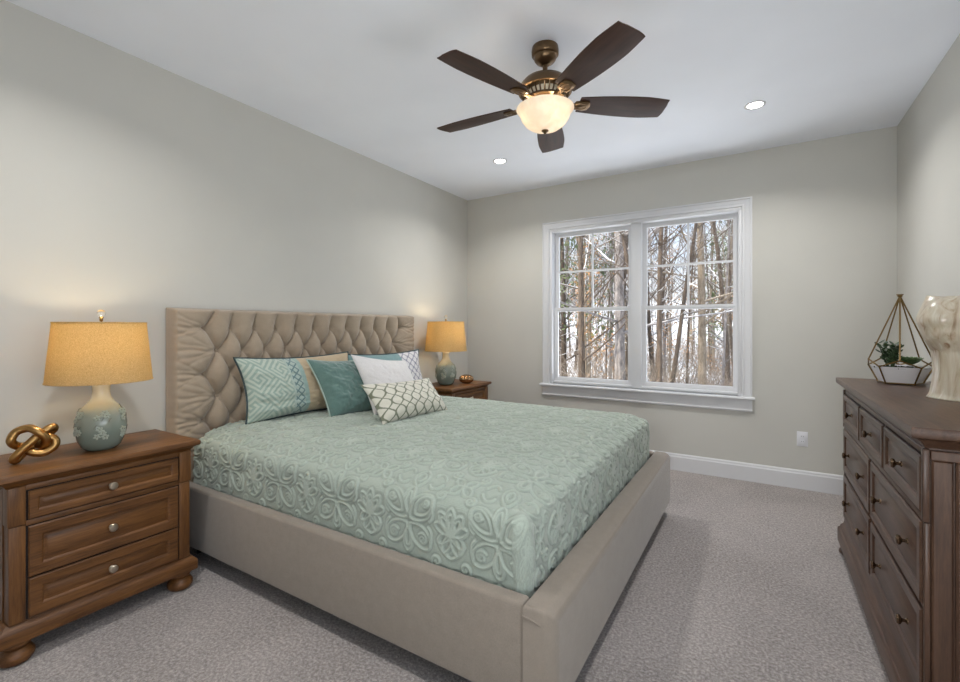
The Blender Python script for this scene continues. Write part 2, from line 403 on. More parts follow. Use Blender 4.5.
def make_window(name, x0, x1, z0, z1, y, s, detail=True):
    """double-hung pair in an opening; s=+1: outside is +y"""
    root = empty(name, ((x0+x1)/2, y, z0), kind='structure')
    ox, oz = (x0+x1)/2, z0
    def part(nm, mb, mat=M['trim'], par=root, sm=True):
        mb.v = [(v[0]-ox, v[1]*s, v[2]-oz) for v in mb.v]
        return mb.build(nm, mat, par, smooth=sm)
    c = .075
    # casing on the wall face (y<0 is the room), mitred ring with a stepped profile
    prof = [(-c, 0), (-c, -.022), (-c+.012, -.026), (-c+.018, -.019), (-.022, -.017), (-.014, -.022), (-.004, -.022), (0, -.016), (0, .0)]
    b = MB()
    for (xa, xb, za, zb) in ((x0, x1, z0, z1),):
        R = []
        for o, l in prof: R.append([(xa+o, l, za), (xa+o, l, zb-o), (xb-o, l, zb-o), (xb-o, l, za)])
        b.rings(R, close=False, cap0=False, cap1=False)
    part('window_casing', b)
    b = MB(); b.rings([[(x, d, z) for d, z in ((.03, z0-.022), (-.05, z0-.022), (-.056, z0-.016), (-.056, z0-.006), (-.05, z0), (.03, z0))] for x in (x0-c-.02, x1+c+.02)])
    part('window_stool', b)
    b = MB(); b.rings([[(x, d, z) for d, z in ((0, z0-.022), (-.022, z0-.022), (-.018, z0-.09), (-.02, z0-.105), (-.024, z0-.112), (-.018, z0-.125), (0, z0-.125))] for x in (x0-c, x1+c)])
    part('window_apron', b)
    # frame lining the opening + centre mullion
    fw_ = .028; mc = (x0+x1)/2; mw = .045
    b = MB(); b.box(x0, x0+fw_, -.012, .12, z0, z1, .003); b.box(x1-fw_, x1, -.012, .12, z0, z1, .003)
    b.box(x0, x1, -.0125, .12, z1-fw_, z1, .003); b.box(x0, x1, 0.02, .12, z0, z0+fw_, .003); b.box(mc-mw, mc+mw, .012, .12, z0, z1, .004)
    part('window_frame', b)
    for (a0, a1) in ((x0+fw_, mc-mw), (mc+mw, x1-fw_)):
        zm = z0 + (z1-z0)*.480
        for up in (0, 1):
            sy = .045 + (.028 if up else 0); st = .041
            za, zb = (zm-.018, z1-fw_) if up else (z0+fw_, zm+.018)
            b = MB()
            # sash: rails and stiles as one ring with inner chamfer
            tb, tt = (.036, st) if up else (st*1.0, .036)
            R = []
            for o, l in ((0, sy), (.62, sy), (1, sy+.010), (1, sy+.03), (0, sy+.03)):
                R.append([(a0+st*o, l, za+tb*o), (a1-st*o, l, za+tb*o), (a1-st*o, l, zb-tt*o), (a0+st*o, l, zb-tt*o)])
            R.append(R[0]); b.rings(R, cap0=False, cap1=False)
            sash = part('window_sash', b)
            if up and detail:
                b = MB(); m_ = (a0+a1)/2; zz = (za+zb)/2
                b.box(m_-.009, m_+.009, sy+.006, sy+.024, za+.03, zb-.03, .003); b.box(a0+.03, a1-.03, sy+.0065, sy+.0235, zz-.009, zz+.009, .003)
                o = part('muntin', b); o.parent = sash
            b = MB(); b.box(a0+st-.006, a1-st+.006, sy+.013, sy+.017, za+tb-.006, zb-tt+.006)
            o = part('glass_pane', b, M['glass'], sash, False)
    return root
make_window('window_1', WX0, WX1, WZ0, WZ1, 0, 1)
w2 = make_window('added_window_2', -(RY1-RY0)/2, (RY1-RY0)/2, RZ0, RZ1, 0, 1); w2.location = (W, (RY0+RY1)/2, RZ0); w2.rotation_euler.z = -PI/2  # unseen window, added as an opening for the side fill light

# ================================================================== bed
BY0, BY1 = -3.137, -1.058
BC = (BY0 + BY1) / 2
bed = empty('bed', (1.18, BC, 0), 'greige linen king bed with a diamond-tufted headboard against the left wall', 'bed')
bx = 1.18
def bpart(name, mb, mat, parent=bed, **k):
    mb.v = [(v[0]-bx, v[1]-BC, v[2]) for v in mb.v]; return mb.build(name, mat, parent, **k)
# headboard: diamond tufting as a height field
HB0, HB1, HZ0, HZ1 = -3.143, -1.06, .12, 1.388
dy, dz, ya, zt0 = .1542, .136, -2.952, 1.272
NCOL, NROW = 12, 6
ny, nz = 360, 230
yy, zz = np.meshgrid(np.linspace(HB0, HB1, ny), np.linspace(HZ0, HZ1, nz), indexing='ij')
a = (yy - ya) / dy; bb = (zt0 - zz) / dz
s_ = a - bb/2; t_ = a + bb/2
ins = (np.abs(np.sin(PI*s_)) * np.abs(np.sin(PI*t_)))
A_ = .058
zig = .5*np.abs(((bb + 1) % 2) - 1)                # 0 on even rows, .5 on odd rows
dl = (zig - a) * dy                                 # >0 in left border
dr = (a - (11 - zig)) * dy
puff = A_ * ins**.36
top = A_ * (np.abs(np.sin(PI*np.clip(a, 0, 11)))**2)**.36
topfade = np.clip(-bb*dz/.10, 0, 1)
top = top*(1-topfade**2*.75) + A_*.95*topfade**2*.75
h = np.where(bb < 0, top, puff)
border = lambda d: A_ * np.clip(1 - np.exp(-np.clip(d, 0, 9)/.035), 0, 1) * 1.02
h = np.where(dl > 0, border(dl), h); h = np.where(dr > 0, border(dr), h)
# pleats running from the outer buttons to the side edges, and wrinkles
for r in range(0, NROW):
    ao_ = 0 if r % 2 == 0 else .5
    zb = zt0 - r*dz
    for sgn, ae, d in ((-1, ao_, dl), (1, 11-ao_, dr)):
        y0 = ya + ae*dy
        dist = np.clip((yy - y0)*sgn, 0, None)
        for k, (slope, amp) in enumerate(((.04, .012), (.22, .008), (-.18, .008), (.46, .006), (-.38, .005))):
            zl = zb + slope*dist + .004*np.sin(dist*40 + r + k*2)
            w = .006 + .03*dist
            h = h - np.where(d > -.02, amp*np.exp(-((zz-zl)/w)**2)*np.clip(1-dist/.5, 0, 1)*np.clip(dist/.02, 0, 1), 0)
    for c in range(NCOL if r % 2 == 0 else NCOL-1):
        yb = ya + (c + ao_)*dy
        r2 = (yy-yb)**2 + (zz-zb)**2
        h = h - .016*np.exp(-r2/.022**2)
        # small gathered folds radiating from the button
        ang = np.arctan2(zz-zb, yy-yb)
        h = h + .0022*np.sin(ang*9 + c*1.7 + r)*np.exp(-np.sqrt(r2)/.035)*np.clip(np.sqrt(r2)/.012, 0, 1)
h = h + .004*vnoise(yy*9, zz*9, 3) + .002*vnoise(yy*30, zz*30, 4)
e_ = np.minimum(np.minimum(yy-HB0, HB1-yy), HZ1-zz)
Re = .016
rnd = np.sqrt(np.clip(1 - (1-np.clip(e_/Re, 0, 1))**2, 0, 1))
X = .03 + .020*rnd + h*np.clip(e_/.018, 0, 1)**.5
P = np.stack([X-bx, yy-BC, zz], -1)
hb = grid_mesh('headboard', P, M['tuft'], bed)
bpart('headboard_back', MB().box(.015, .035, HB0, HB1, HZ0, HZ1), M['tuft'], hb, smooth=False)
for r in range(NROW):
    for c in range(NCOL if r % 2 == 0 else NCOL-1):
        yb = ya + (c + (0 if r % 2 == 0 else .5))*dy; zb = zt0 - r*dz
        if r >= 4 and 1 < c < 10: continue           # far below the pillows and quilt
        bpart('tuft_button', MB().sphere((.043, yb, zb), .0125, 12, 8, (.55, 1, 1)), M['tuft'], hb)
RT, RB_ = .415, .092
bpart('side_rail', MB().box(.10, 2.252, BY0, BY0+.06, RB_, RT, .014, 4), M['linen'])
bpart('side_rail', MB().box(.10, 2.252, BY1-.06, BY1, RB_, RT, .014, 4), M['linen'])
# footboard with well rounded top and outer corners
fb = bmesh.new(); bmesh.ops.create_cube(fb, size=1)
for v in fb.verts: v.co = (2.305 + v.co.x*.106, BC + v.co.y*(BY1-BY0+.006), .26 + v.co.z*.312)
ed = [e for e in fb.edges if (e.verts[0].co.x > 2.3 and e.verts[1].co.x > 2.3 and not (e.verts[0].co.z < .2 and e.verts[1].co.z < .2))]
bmesh.ops.bevel(fb, geom=ed, offset=.042, segments=6, profile=.5, affect='EDGES')
ed = [e for e in fb.edges if e.calc_face_angle(0) > .9 and e.verts[0].co.z > .3]
bmesh.ops.bevel(fb, geom=ed, offset=.012, segments=3, profile=.5, affect='EDGES')
mb = MB(); mb.frombm(fb); foot = bpart('footboard', mb, M['linen'], angle=50)
bpart('seam_fold', MB().tube([(2.252, BY0-.006, .384), (2.285, BY0-.0045, .379), (2.312, BY0-.001, .371), (2.322, BY0+.004, .366)], [.002, .003, .004, .001], 6), M['linen'], foot)
for lx in (.16, 2.262):
    for ly in (BY0+.10, BY1-.075):
        bpart('leg', MB().rect(lx-.03, lx+.03, ly-.03, ly+.03, [(.012, 0), (0, .115)]), M['black'])
bpart('slat_deck', MB().box(.10, 2.25, BY0+.06, BY1-.06, .20, .385), M['black'], smooth=False)

# ------------------------------------------------------------------ quilt
def motif_field():
    """height tile of the embossed scrollwork: distance to curves, mirrored"""
    LX, LY = .44, .40; SC = .9
    curves = []
    def sp(cx, cy, r0, r1, a0, turns, n=70):
        return [(cx + (r0+(r1-r0)*i/n)*math.cos(a0+turns*2*PI*i/n), cy + (r0+(r1-r0)*i/n)*math.sin(a0+turns*2*PI*i/n)) for i in range(n+1)]
    def bez(p0, p1, p2, p3, n=40):
        return [tuple((1-t)**3*p0[k]+3*(1-t)**2*t*p1[k]+3*(1-t)*t*t*p2[k]+t**3*p3[k] for k in (0, 1)) for t in [i/n for i in range(n+1)]]
    def petal(bx_, by_, ang, L, wd, inner=True):
        ca, sa = math.cos(ang), math.sin(ang); R = lambda p: (bx_+p[0]*ca-p[1]*sa, by_+p[0]*sa+p[1]*ca)
        out = []
        for k, q in ((1, 1), (1, .55)) if inner else ((1, 1),):
            Lq = L*(1 if q == 1 else .78); wq = wd*q
            for sg in (1, -1): out.append([R(p) for p in bez((.0, 0), (L*.25, sg*wq*1.25), (Lq*.9, sg*wq*1.2), (Lq, 0))])
        return out
    # half motif in x>0 (mirrored over x=0); centre (0,0)
    rd = math.radians
    curves += petal(.008, .012, rd(40), .155, .052, False) + petal(.035, .033, rd(40), .112, .036, False); curves.append(sp(.092, .086, .019, .003, rd(200), 1.3))
    curves += petal(.008, -.012, rd(-38), .135, .044, False); curves.append(sp(.078, -.064, .025, .004, rd(150), -1.6))
    curves += petal(0, .03, rd(90), .115, .026); curves += petal(0, -.03, rd(-90), .10, .024)
    for an, L_, w_ in ((90, .105, .022), (124, .10, .021), (158, .085, .019), (212, .075, .018), (244, .085, .018)):
        curves += petal(.22, -.015, rd(an), L_, w_, an < 130)
    curves.append(bez((.22, -.11), (.19, -.10), (.15, -.075), (.165, -.04))); curves.append(sp(.150, .135, .026, .004, rd(60), 1.5)); curves.append(sp(.150, -.135, .028, .004, rd(-60), -1.5))
    curves.append(bez((.11, .015), (.135, .03), (.135, .06), (.12, .085))); curves.append(bez((.105, -.01), (.13, -.03), (.125, -.06), (.115, -.085)))
    for yc in (.2, -.2):
        for q in (1, .5):
            hh, ww = .045*q, .046*q; curves.append(bez((0, yc+hh), (ww, yc+hh*.4), (ww, yc-hh*.4), (0, yc-hh)))
    curves += petal(.22, .2, rd(216), .062, .018, False); curves += petal(.22, -.2, rd(144), .062, .018, False)
    curves.append(bez((.22, .04), (.21, .02), (.21, -.02), (.22, -.04)))
    curves.append(bez((.06, .175), (.08, .15), (.11, .16), (.125, .19))); curves.append(bez((.06, -.175), (.07, -.15), (.10, -.15), (.12, -.185)))
    pts = []
    for c in curves:
        c = np.array(c)
        for k in range(len(c)-1):
            d = np.hypot(*(c[k+1]-c[k])); m_ = max(1, int(d/.003))
            for q in range(m_): pts.append(c[k] + (c[k+1]-c[k])*q/m_)
    pts = np.array(pts); pts = np.concatenate([pts, pts*[-1, 1]])
    full = np.concatenate([pts + [i*LX, j*LY] for i in (-1, 0, 1) for j in (-1, 0, 1)])
    full = full[(np.abs(full[:, 0]) < LX*.5+.03) & (np.abs(full[:, 1]) < LY*.5+.03)]
    nx_, ny_ = 220, 200
    gx, gy = np.meshgrid((np.arange(nx_)/nx_-.5)*LX, (np.arange(ny_)/ny_-.5)*LY, indexing='ij')
    D = np.full(gx.shape, 1.0)
    for ch in np.array_split(full, max(1, len(full)//150)):
        D = np.minimum(D, np.sqrt(((gx[..., None]-ch[:, 0])**2 + (gy[..., None]-ch[:, 1])**2)).min(-1))
    Ht = np.exp(-(D/.0048)**2) - .6*np.exp(-((D-.0095)/.0045)**2)
    return Ht, LX*SC, LY*SC
MT, TLX, TLY = motif_field()
def motif(px, py):
    """half-drop repeat, bilinear"""
    n0, n1 = MT.shape
    col = np.floor(px/TLX); py = py + np.where(col.astype(int) % 2 == 0, 0, TLY/2)*0
    u = (px/TLX % 1)*n0; v = (py/TLY % 1)*n1
    i = np.floor(u).astype(int) % n0; j = np.floor(v).astype(int) % n1; fu = u-np.floor(u); fv = v-np.floor(v)
    i2 = (i+1) % n0; j2 = (j+1) % n1
    return (MT[i, j]*(1-fu)+MT[i2, j]*fu)*(1-fv) + (MT[i, j2]*(1-fu)+MT[i2, j2]*fu)*fv
QX0, QX1, QY0, QY1 = .17, 2.236-.05, -3.068+.05, -1.127-.05
DROP, ER, ZT = .33, .05, .715
us = np.arange(QX0, QX1+DROP, .0042); vs = np.arange(QY0-DROP, QY1+DROP, .0042)
U, V = np.meshgrid(us, vs, indexing='ij')
eu = np.maximum(U-QX1, 0); ev0 = np.maximum(QY0-V, 0); ev1 = np.maximum(V-QY1, 0); ev = np.maximum(ev0, ev1)
sv = np.where(ev1 > 0, 1.0, -1.0)
def fall(d):   # rounded edge then straight down: (outward, down)
    q = np.clip(d/(ER*PI/2), 0, 1)*PI/2
    return ER*np.sin(q), ER*(1-np.cos(q)) + np.maximum(d-ER*PI/2, 0)
core_x = np.minimum(U, QX1) ; core_y = np.clip(V, QY0, QY1)
d = np.maximum(eu, ev); ang = np.arctan2(ev, np.maximum(eu, 1e-9))
out, down = fall(d)
down = np.minimum(down, 1)
flare = 1 + .10*np.clip(d/DROP, 0, 1)*np.sin(2*ang)
ox = out*np.cos(ang)*flare; oy = out*np.sin(ang)*flare*sv
ox = np.where(ev == 0, out*(eu > 0), np.where(eu == 0, 0, ox)); oy = np.where(eu == 0, out*sv*(ev > 0), np.where(ev == 0, 0, oy))
# crown: the mattress top is higher in the middle than at its edges
ee = np.minimum(np.minimum(core_x-QX0+.25, QX1-core_x), np.minimum(core_y-QY0, QY1-core_y))
crown = -.050*np.exp(-np.clip(ee, 0, 9)/.075) - .012*np.exp(-np.clip(ee, 0, 9)/.35)
Pq = np.stack([core_x+ox, core_y+oy, ZT+crown-down], -1)
hang = np.clip(down/.2, 0, 1)
Nn = grid_normals(Pq); Nn = np.where(Nn[..., 2:3].mean() < 0, -Nn, Nn)
per = np.where(eu > ev, V, U)
wav = hang*(.005*vnoise(per*5+3, per*0+1, 11) + .004*vnoise(per*13, per*0+5, 12)) + .006*vnoise(U*3, V*3, 14) + .003*vnoise(U*9, V*9, 15)
# pleat where the skirt folds over at the near foot corner
k_ = (QX1 - U) - .02 - .42*np.clip(ev0, 0, 1)*0
ple = .017/(1+np.exp(((QX1-U) + .005 - .30*ev0)/.006))*(ev0 > 0)*np.clip(ev0/.06, 0, 1)*np.clip((Pq[..., 2]-.43)/.12, 0, 1)
corner = ((eu > 0) & (ev > 0))
emb = motif(U + .05, V + .1)
Pq = Pq + Nn*(wav + ple + emb*.0066*(~corner))[..., None]
low = Pq[..., 2] < .44
Pq[..., 1] = np.where(low, np.clip(Pq[..., 1], -3.075, -1.12), Pq[..., 1]); Pq[..., 0] = np.where(low, np.minimum(Pq[..., 0], 2.2505), Pq[..., 0])
qo = grid_mesh('quilt', Pq, M['quilt'], attr=np.repeat(np.clip(.86 + .14*emb, .74, 1)[..., None], 3, -1))  # ridges coloured lighter and grooves darker, imitating shading of the relief
tag(qo, 'sage green embossed scrollwork quilt spread over the bed', 'quilt')

# ------------------------------------------------------------------ pillows
def pillow(name, origin, wdir, lean, Wd, Hh, T_, label, mat, patt=None, pipe=None, roll=0, seed=1, nw=150, nh=110, pinch=.085, cat='pillow', ruff=.008, shear=0):
    """origin = bottom centre; lean = angle of the back tilt; wdir = heading angle of the width axis"""
    Wx = Vector((math.sin(wdir), math.cos(wdir), 0)); fwd = Vector((math.cos(wdir), -math.sin(wdir), 0))
    Up = (Vector((0, 0, 1))*math.cos(lean) - fwd*math.sin(lean)).normalized(); Nm = Wx.cross(Up)
    if Nm.x < 0: Nm = -Nm
    if roll:
        q = Matrix.Rotation(roll, 3, Nm); Wx = q @ Wx; Up = q @ Up
    M4 = Matrix((Wx, Up, Nm)).transposed().to_4x4(); M4.translation = Vector(origin)
    root = empty(name, origin, label, cat, 'pillows on the bed'); root.matrix_world = M4
    u, v = np.meshgrid(np.linspace(-1, 1, nw), np.linspace(-1, 1, nh), indexing='ij')
    Xp = Wd/2*u*(1-pinch*(1-v*v)); Yp = Hh/2*v*(1-pinch*1.3*(1-u*u)) + Hh/2
    Xp = Xp - shear*(Yp-.0)
    env = np.clip((1-np.abs(u)**2.6)*(1-np.abs(v)**2.6), 0, 1)
    wr = ruff*(vnoise(u*4+9, v*4, seed)+.6*vnoise(u*11, v*11, seed+1))*np.clip(env*3, 0, 1)
    z = T_/2*env**.5*(1 - .18*v) + wr
    # slump folds at the sides
    z += -.006*np.exp(-((v+.1*np.sin(u*9))/.07)**2)*np.abs(u)**2*np.clip(env*4, 0, 1)
    sgn = np.where(np.dot(np.cross(np.array(Wx), np.array(Up)), np.array(Nm)) > 0, 1, 1)
    att = patt(u, v, Wd, Hh) if patt else None
    fr = np.stack([Xp, Yp, z], -1); bk = np.stack([Xp, Yp, -z*.8], -1)
    grid_mesh('front_cover', fr, mat, root, attr=att); grid_mesh('back_cover', bk[:, ::-1], mat, root, attr=None if att is None else att[:, ::-1])
    if pipe:
        n = 40; ring = [fr[int(i*(nw-1)/n), 0] for i in range(n)] + [fr[-1, int(i*(nh-1)/n)] for i in range(n)] + [fr[int((nw-1)*(1-i/n)), -1] for i in range(n)] + [fr[0, int((nh-1)*(1-i/n))] for i in range(n)]
        MB().tube([(p[0]*1.005, Hh/2+(p[1]-Hh/2)*1.008, 0) for p in ring], pipe[1], 6, True).build('piping', pipe[0], root)
    return root
def C3(*c): return np.array([lin(q) for q in c])
KEY = ["1111111111111", "1000000000001", "1011111111101", "1010000000101", "1010111110101", "1010100010101", "1010101110101",
       "1010101000101", "1010101111101", "1010100000001", "1010111111111", "1010000000000", "1011111111111"]
KEYA = np.array([[int(c) for c in r] for r in KEY])
def key_pat(x, y, cell):
    # diagonal meander: rotate 45 degrees
    p = (x+y)/1.414; q = (x-y)/1.414
    i = np.floor(p/cell).astype(int); j = np.floor(q/cell).astype(int)
    j = j + np.where((i//12) % 2 == 0, 0, 6)
    return KEYA[i % 12, j % 12]
def sham(flip):
    def f(u, v, Wd, Hh):
        x = (u*.5+.5)*Wd if not flip else (.5-u*.5)*Wd; y = (v*.5+.5)*Hh
        base = C3(190, 200, 188); col = np.ones(u.shape + (3,))*base
        k = key_pat(x, y, .0125)
        col = np.where((k > 0)[..., None] & (x < .27)[..., None], C3(156, 175, 164), col)
        # lattice trim band
        band = (x > .27) & (x < .38); bxx = (x-.27)/.11
        col = np.where(band[..., None], C3(176, 192, 184), col)
        lat = np.minimum(np.abs(((bxx*2.2 + y/.05) % 1)-.5), np.abs(((bxx*2.2 - y/.05) % 1)-.5)) < .13
        col = np.where((band & lat & (bxx > .12) & (bxx < .7))[..., None], C3(112, 136, 138), col)
        col = np.where((band & (bxx > .72))[..., None], C3(158, 182, 176), col)
        return np.where((x >= .38)[..., None], C3(196, 176, 146), col)
    return f
def sham_far(u, v, Wd, Hh):
    x = (.5-u*.5)*Wd; y = (v*.5+.5)*Hh
    col = np.ones(u.shape + (3,))*C3(128, 160, 162)
    lat = np.minimum(np.abs((y/.07 + .5 + .22*np.sin(2*PI*x/.09)) % 1 - .5), np.abs((y/.07 - .22*np.sin(2*PI*x/.09)) % 1 - .5)) < .10
    end = x < .30
    col = np.where(end[..., None], C3(222, 220, 222), col)
    return np.where((end & lat)[..., None], C3(150, 152, 166), col)
def ogee(u, v, Wd, Hh):
    x = (u*.5+.5)*Wd; y = (v*.5+.5)*Hh
    col = np.ones(u.shape + (3,))*C3(222, 218, 204)
    ph = x/.084
    w1 = np.abs((ph + .5*np.sin(2*PI*y/.15)) % 1 - .5); w2 = np.abs((ph - .5*np.sin(2*PI*y/.15)) % 1 - .5)
    return np.where((np.minimum(w1, w2) < .085)[..., None], C3(128, 132, 112), col)
pillow('sham_pillow', (.335, -2.435, .703), .08, .22, .82, .40, .20, 'long pillow with green key pattern, lattice band and tan half, against the near headboard', M['pat'], sham(False), (M['piping'], .006), shear=.07, ruff=.013, seed=3, nw=300, nh=160)
pillow('sham_pillow', (.30, -1.585, .70), .0, .22, .86, .38, .17, 'long teal pillow with white lattice end, at the far end of the headboard', M['pat'], sham_far, (M['piping'], .007), seed=8, nw=220, nh=120)
pillow('throw_pillow', (.62, -2.235, .69), .16, .50, .45, .42, .18, 'square teal velvet pillow with pale piped edges', M['teal'], None, (M['cream_piping'], .005), roll=-.04, shear=.17, seed=12, ruff=.016)
pillow('throw_pillow', (.835, -2.065, .685), .12, .62, .46, .46, .16, 'square white nubby pillow behind the patterned lumbar pillow', M['white_fur'], None, None, roll=-.17, shear=.14, seed=20, ruff=.008)
pillow('lumbar_pillow', (1.03, -2.143, .703), .03, .62, .62, .275, .16, 'small oblong pillow with olive wavy lattice on cream, frontmost on the bed', M['pat'], ogee, None, roll=-.03, shear=.13, seed=30, nw=320, nh=150)

# ================================================================== night stands
def bun_foot(mb, x, y, top, r=.05):
    k = top/.085
    mb.lathe([(r*.55, 0), (r*.85, .006*k), (r*1.0, .022*k), (r*.98, .036*k), (r*.8, .052*k), (r*.66, .058*k), (r*.72, .064*k), (r*.86, .072*k), (r*.86, top)], (x, y, 0), 24)
def knob_mb(x, y, z, sgn, r=.016, L=.028):
    """mushroom knob pointing along sgn*x"""
    prof = [(r*.62, 0), (r*.6, .003), (r*.32, .008), (r*.34, L*.45), (r*.9, L*.62), (r, L*.78), (r*.82, L*.94), (r*.35, L)]
    R = [[(x+sgn*d, y+q*math.cos(2*PI*j/16), z+q*math.sin(2*PI*j/16)) for j in range(16)] for q, d in prof]
    return MB().rings(R)
def drawer_mb(y0, y1, z0, z1, x, sgn, frame=.036, deep=.010, out=.014):
    """front panel facing sgn*x with a recessed field"""
    pr = [(0, -.012), (0, out-.004), (.004, out), (frame-.006, out), (frame, out-.003), (frame+.004, out-deep), (frame+.010, out-deep), (frame+.016, out-deep+.004)]
    m = MB(); m.rect(y0, y1, z0, z1, [(o, x+sgn*l) for o, l in pr], 'x'); return m
def make_nightstand(label, loc):
    r = empty('nightstand', loc, label, 'nightstand', 'pair of nightstands beside the bed')
    # case
    b = MB(); b.box(-.215, .195, -.318, .318, .12, .68); b.mi = 1; b.box(.19, .2035, -.275, .275, .155, .655)
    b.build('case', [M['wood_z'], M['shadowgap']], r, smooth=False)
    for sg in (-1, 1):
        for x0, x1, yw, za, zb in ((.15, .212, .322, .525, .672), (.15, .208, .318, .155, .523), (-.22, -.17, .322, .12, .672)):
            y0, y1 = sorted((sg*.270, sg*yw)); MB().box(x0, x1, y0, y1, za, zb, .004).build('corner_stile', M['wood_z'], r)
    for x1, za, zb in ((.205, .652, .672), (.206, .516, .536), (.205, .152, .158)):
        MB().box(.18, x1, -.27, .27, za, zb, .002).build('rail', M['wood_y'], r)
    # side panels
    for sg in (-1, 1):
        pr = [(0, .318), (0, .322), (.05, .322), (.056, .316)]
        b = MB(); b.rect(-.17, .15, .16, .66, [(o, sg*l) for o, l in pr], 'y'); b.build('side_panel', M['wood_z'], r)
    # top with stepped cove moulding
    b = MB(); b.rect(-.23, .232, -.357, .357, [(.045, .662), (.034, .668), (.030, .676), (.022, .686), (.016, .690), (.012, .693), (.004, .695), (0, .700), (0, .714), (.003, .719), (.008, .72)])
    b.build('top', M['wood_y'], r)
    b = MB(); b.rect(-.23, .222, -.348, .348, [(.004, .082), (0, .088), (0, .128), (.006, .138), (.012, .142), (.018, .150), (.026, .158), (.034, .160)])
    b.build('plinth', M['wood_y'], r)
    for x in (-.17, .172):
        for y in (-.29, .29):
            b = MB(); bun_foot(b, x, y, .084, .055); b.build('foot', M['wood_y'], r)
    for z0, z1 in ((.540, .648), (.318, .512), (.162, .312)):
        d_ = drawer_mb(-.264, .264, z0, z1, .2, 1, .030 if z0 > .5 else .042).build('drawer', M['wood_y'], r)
        knob_mb(.208, 0, (z0+z1)/2, 1, .017).build('knob', M['nickel'], d_)
    return r
ns1 = make_nightstand('brown wood nightstand at the near left, holding a lamp and the gold knot', (.282, -3.565, 0))
ns2 = copy_tree(ns1); ns2.location = (.282, -.69, 0)
ns2['label'] = 'brown wood nightstand beyond the bed, in the corner by the window wall'

# ------------------------------------------------------------------ table lamps
def shadef(n=48):
    pass
def make_lamp(label, loc):
    r = empty('table_lamp', loc, label, 'lamp', 'pair of table lamps')
    body = [(.048, 0), (.056, .003), (.072, .018), (.085, .048), (.094, .085), (.0955, .118), (.091, .150), (.082, .178), (.062, .202), (.045, .220), (.036, .238), (.0325, .262), (.0335, .285), (.036, .296), (.032, .300)]
    MB().lathe(body, seg=48).build('body', M['glaze'], r, angle=80)
    rad = lambda z: np.interp(z, [q[1] for q in body], [q[0] for q in body])
    # blossom clusters: four round the body at two heights
    rr = random.Random(5)
    for ca in range(0, 360, 60):
        for cz in (.155, .085):
            b = MB()
            for k in range(5):
                aa = math.radians(ca + 8) + rr.uniform(-.2, .2); z = cz + rr.uniform(-.022, .022); R0 = rad(z) + .001
                n = Vector((math.cos(aa), math.sin(aa), (0.0 if z < .12 else .35))).normalized(); t1 = Vector((-math.sin(aa), math.cos(aa), 0)); t2 = n.cross(t1)
                c = Vector((R0*math.cos(aa), R0*math.sin(aa), z))
                for p in range(5):
                    th = p*2*PI/5 + k; pc = c + (t1*math.cos(th)+t2*math.sin(th))*.0075
                    st = len(b.v); b.sphere((0, 0, 0), .0062, 8, 6, (1.15, .85, .55))
                    Mx = Matrix((t1*math.cos(th)+t2*math.sin(th), -t1*math.sin(th)+t2*math.cos(th), n)).transposed().to_4x4(); Mx.translation = pc + n*.001
                    b.xf(Mx, st)
                b.mi = 1; b.sphere(c + n*.003, .0022, 6, 4); b.mi = 0
            b.mi = 1
            for k in range(2):
                a0 = math.radians(ca+8) + rr.uniform(-.3, .3); z = cz + rr.uniform(-.03, .03)
                b.tube([((rad(z+q*.01)+.0015)*math.cos(a0+q*.07), (rad(z+q*.01)+.0015)*math.sin(a0+q*.07), z+q*.01 + .004*math.sin(q*2)) for q in range(3)], .0013, 5)
            b.build('blossom_relief', [M['blossom'], M['blossom_dark']], r)
    b = MB(); b.lathe([(.014, .296), (.016, .30), (.014, .306), (.008, .31), (.008, .345), (.012, .35), (.012, .37)], seg=16)
    b.build('neck_fitting', M['brass'], r)
    # shade: thin double-walled drum
    z0, z1, r0, r1 = .312, .577, .193, .169
    MB().rings([[(q*math.cos(2*PI*j/64), q*math.sin(2*PI*j/64), z) for j in range(64)] for q, z in ((r0, z0), (r1, z1), (r1-.002, z1), (r0-.002, z0), (r0, z0))], cap0=False, cap1=False).build('lamp_shade', M['shade'], r, angle=60)
    sh = r.children[-1]
    for q, z in ((r0, z0), (r1, z1)): MB().tube([(q*math.cos(2*PI*j/64), q*math.sin(2*PI*j/64), z) for j in range(64)], .003, 6, True).build('shade_trim', M['shade'], sh)
    b = MB()
    for k in range(3): b.tube([(0, 0, z1-.012), (r1*.98*math.cos(k*2.094), r1*.98*math.sin(k*2.094), z1-.006)], .0018, 5)
    b.tube([(.05, 0, .33), (.055, 0, .42), (.045, 0, .52), (0, 0, .585)], .0018, 5); b.tube([(-.05, 0, .33), (-.055, 0, .42), (-.045, 0, .52), (0, 0, .585)], .0018, 5)
    b.build('harp', M['brass'], r)
    b = MB(); b.sphere((0, 0, .43), .028, 16, 10, (1, 1, 1.25)); b.build('bulb', M['bulb'], r)
    MB().lathe([(.005, .583), (.007, .59), (.006, .597), (.010, .601), (.006, .605)], seg=14).build('finial_stem', M['brass'], r)
    MB().sphere((0, 0, .621), .017, 20, 14).build('finial', M['crystal'], r)
    for dz_ in (.0,):
        L = bpy.data.lights.new('lamp_bulb', 'POINT'); L.energy = LAMP_W; L.color = (1, .83, .56); L.shadow_soft_size = .035
        lo = bpy.data.objects.new('lamp_bulb', L); COL.objects.link(lo); lo.parent = r; lo.location = (0, 0, .485)
    return r
l1 = make_lamp('blue-green ceramic lamp with tan linen shade, beside the gold knot', (.304, -3.538, .72))
l1.rotation_euler.z = -.44
l2 = copy_tree(l1); l2.location = (.268, -.795, .72); l2.scale = (1.05, 1.05, 1.06); l2['label'] = 'blue-green ceramic lamp with tan linen shade, beyond the bed near the window wall'
l2.rotation_euler.z = .7

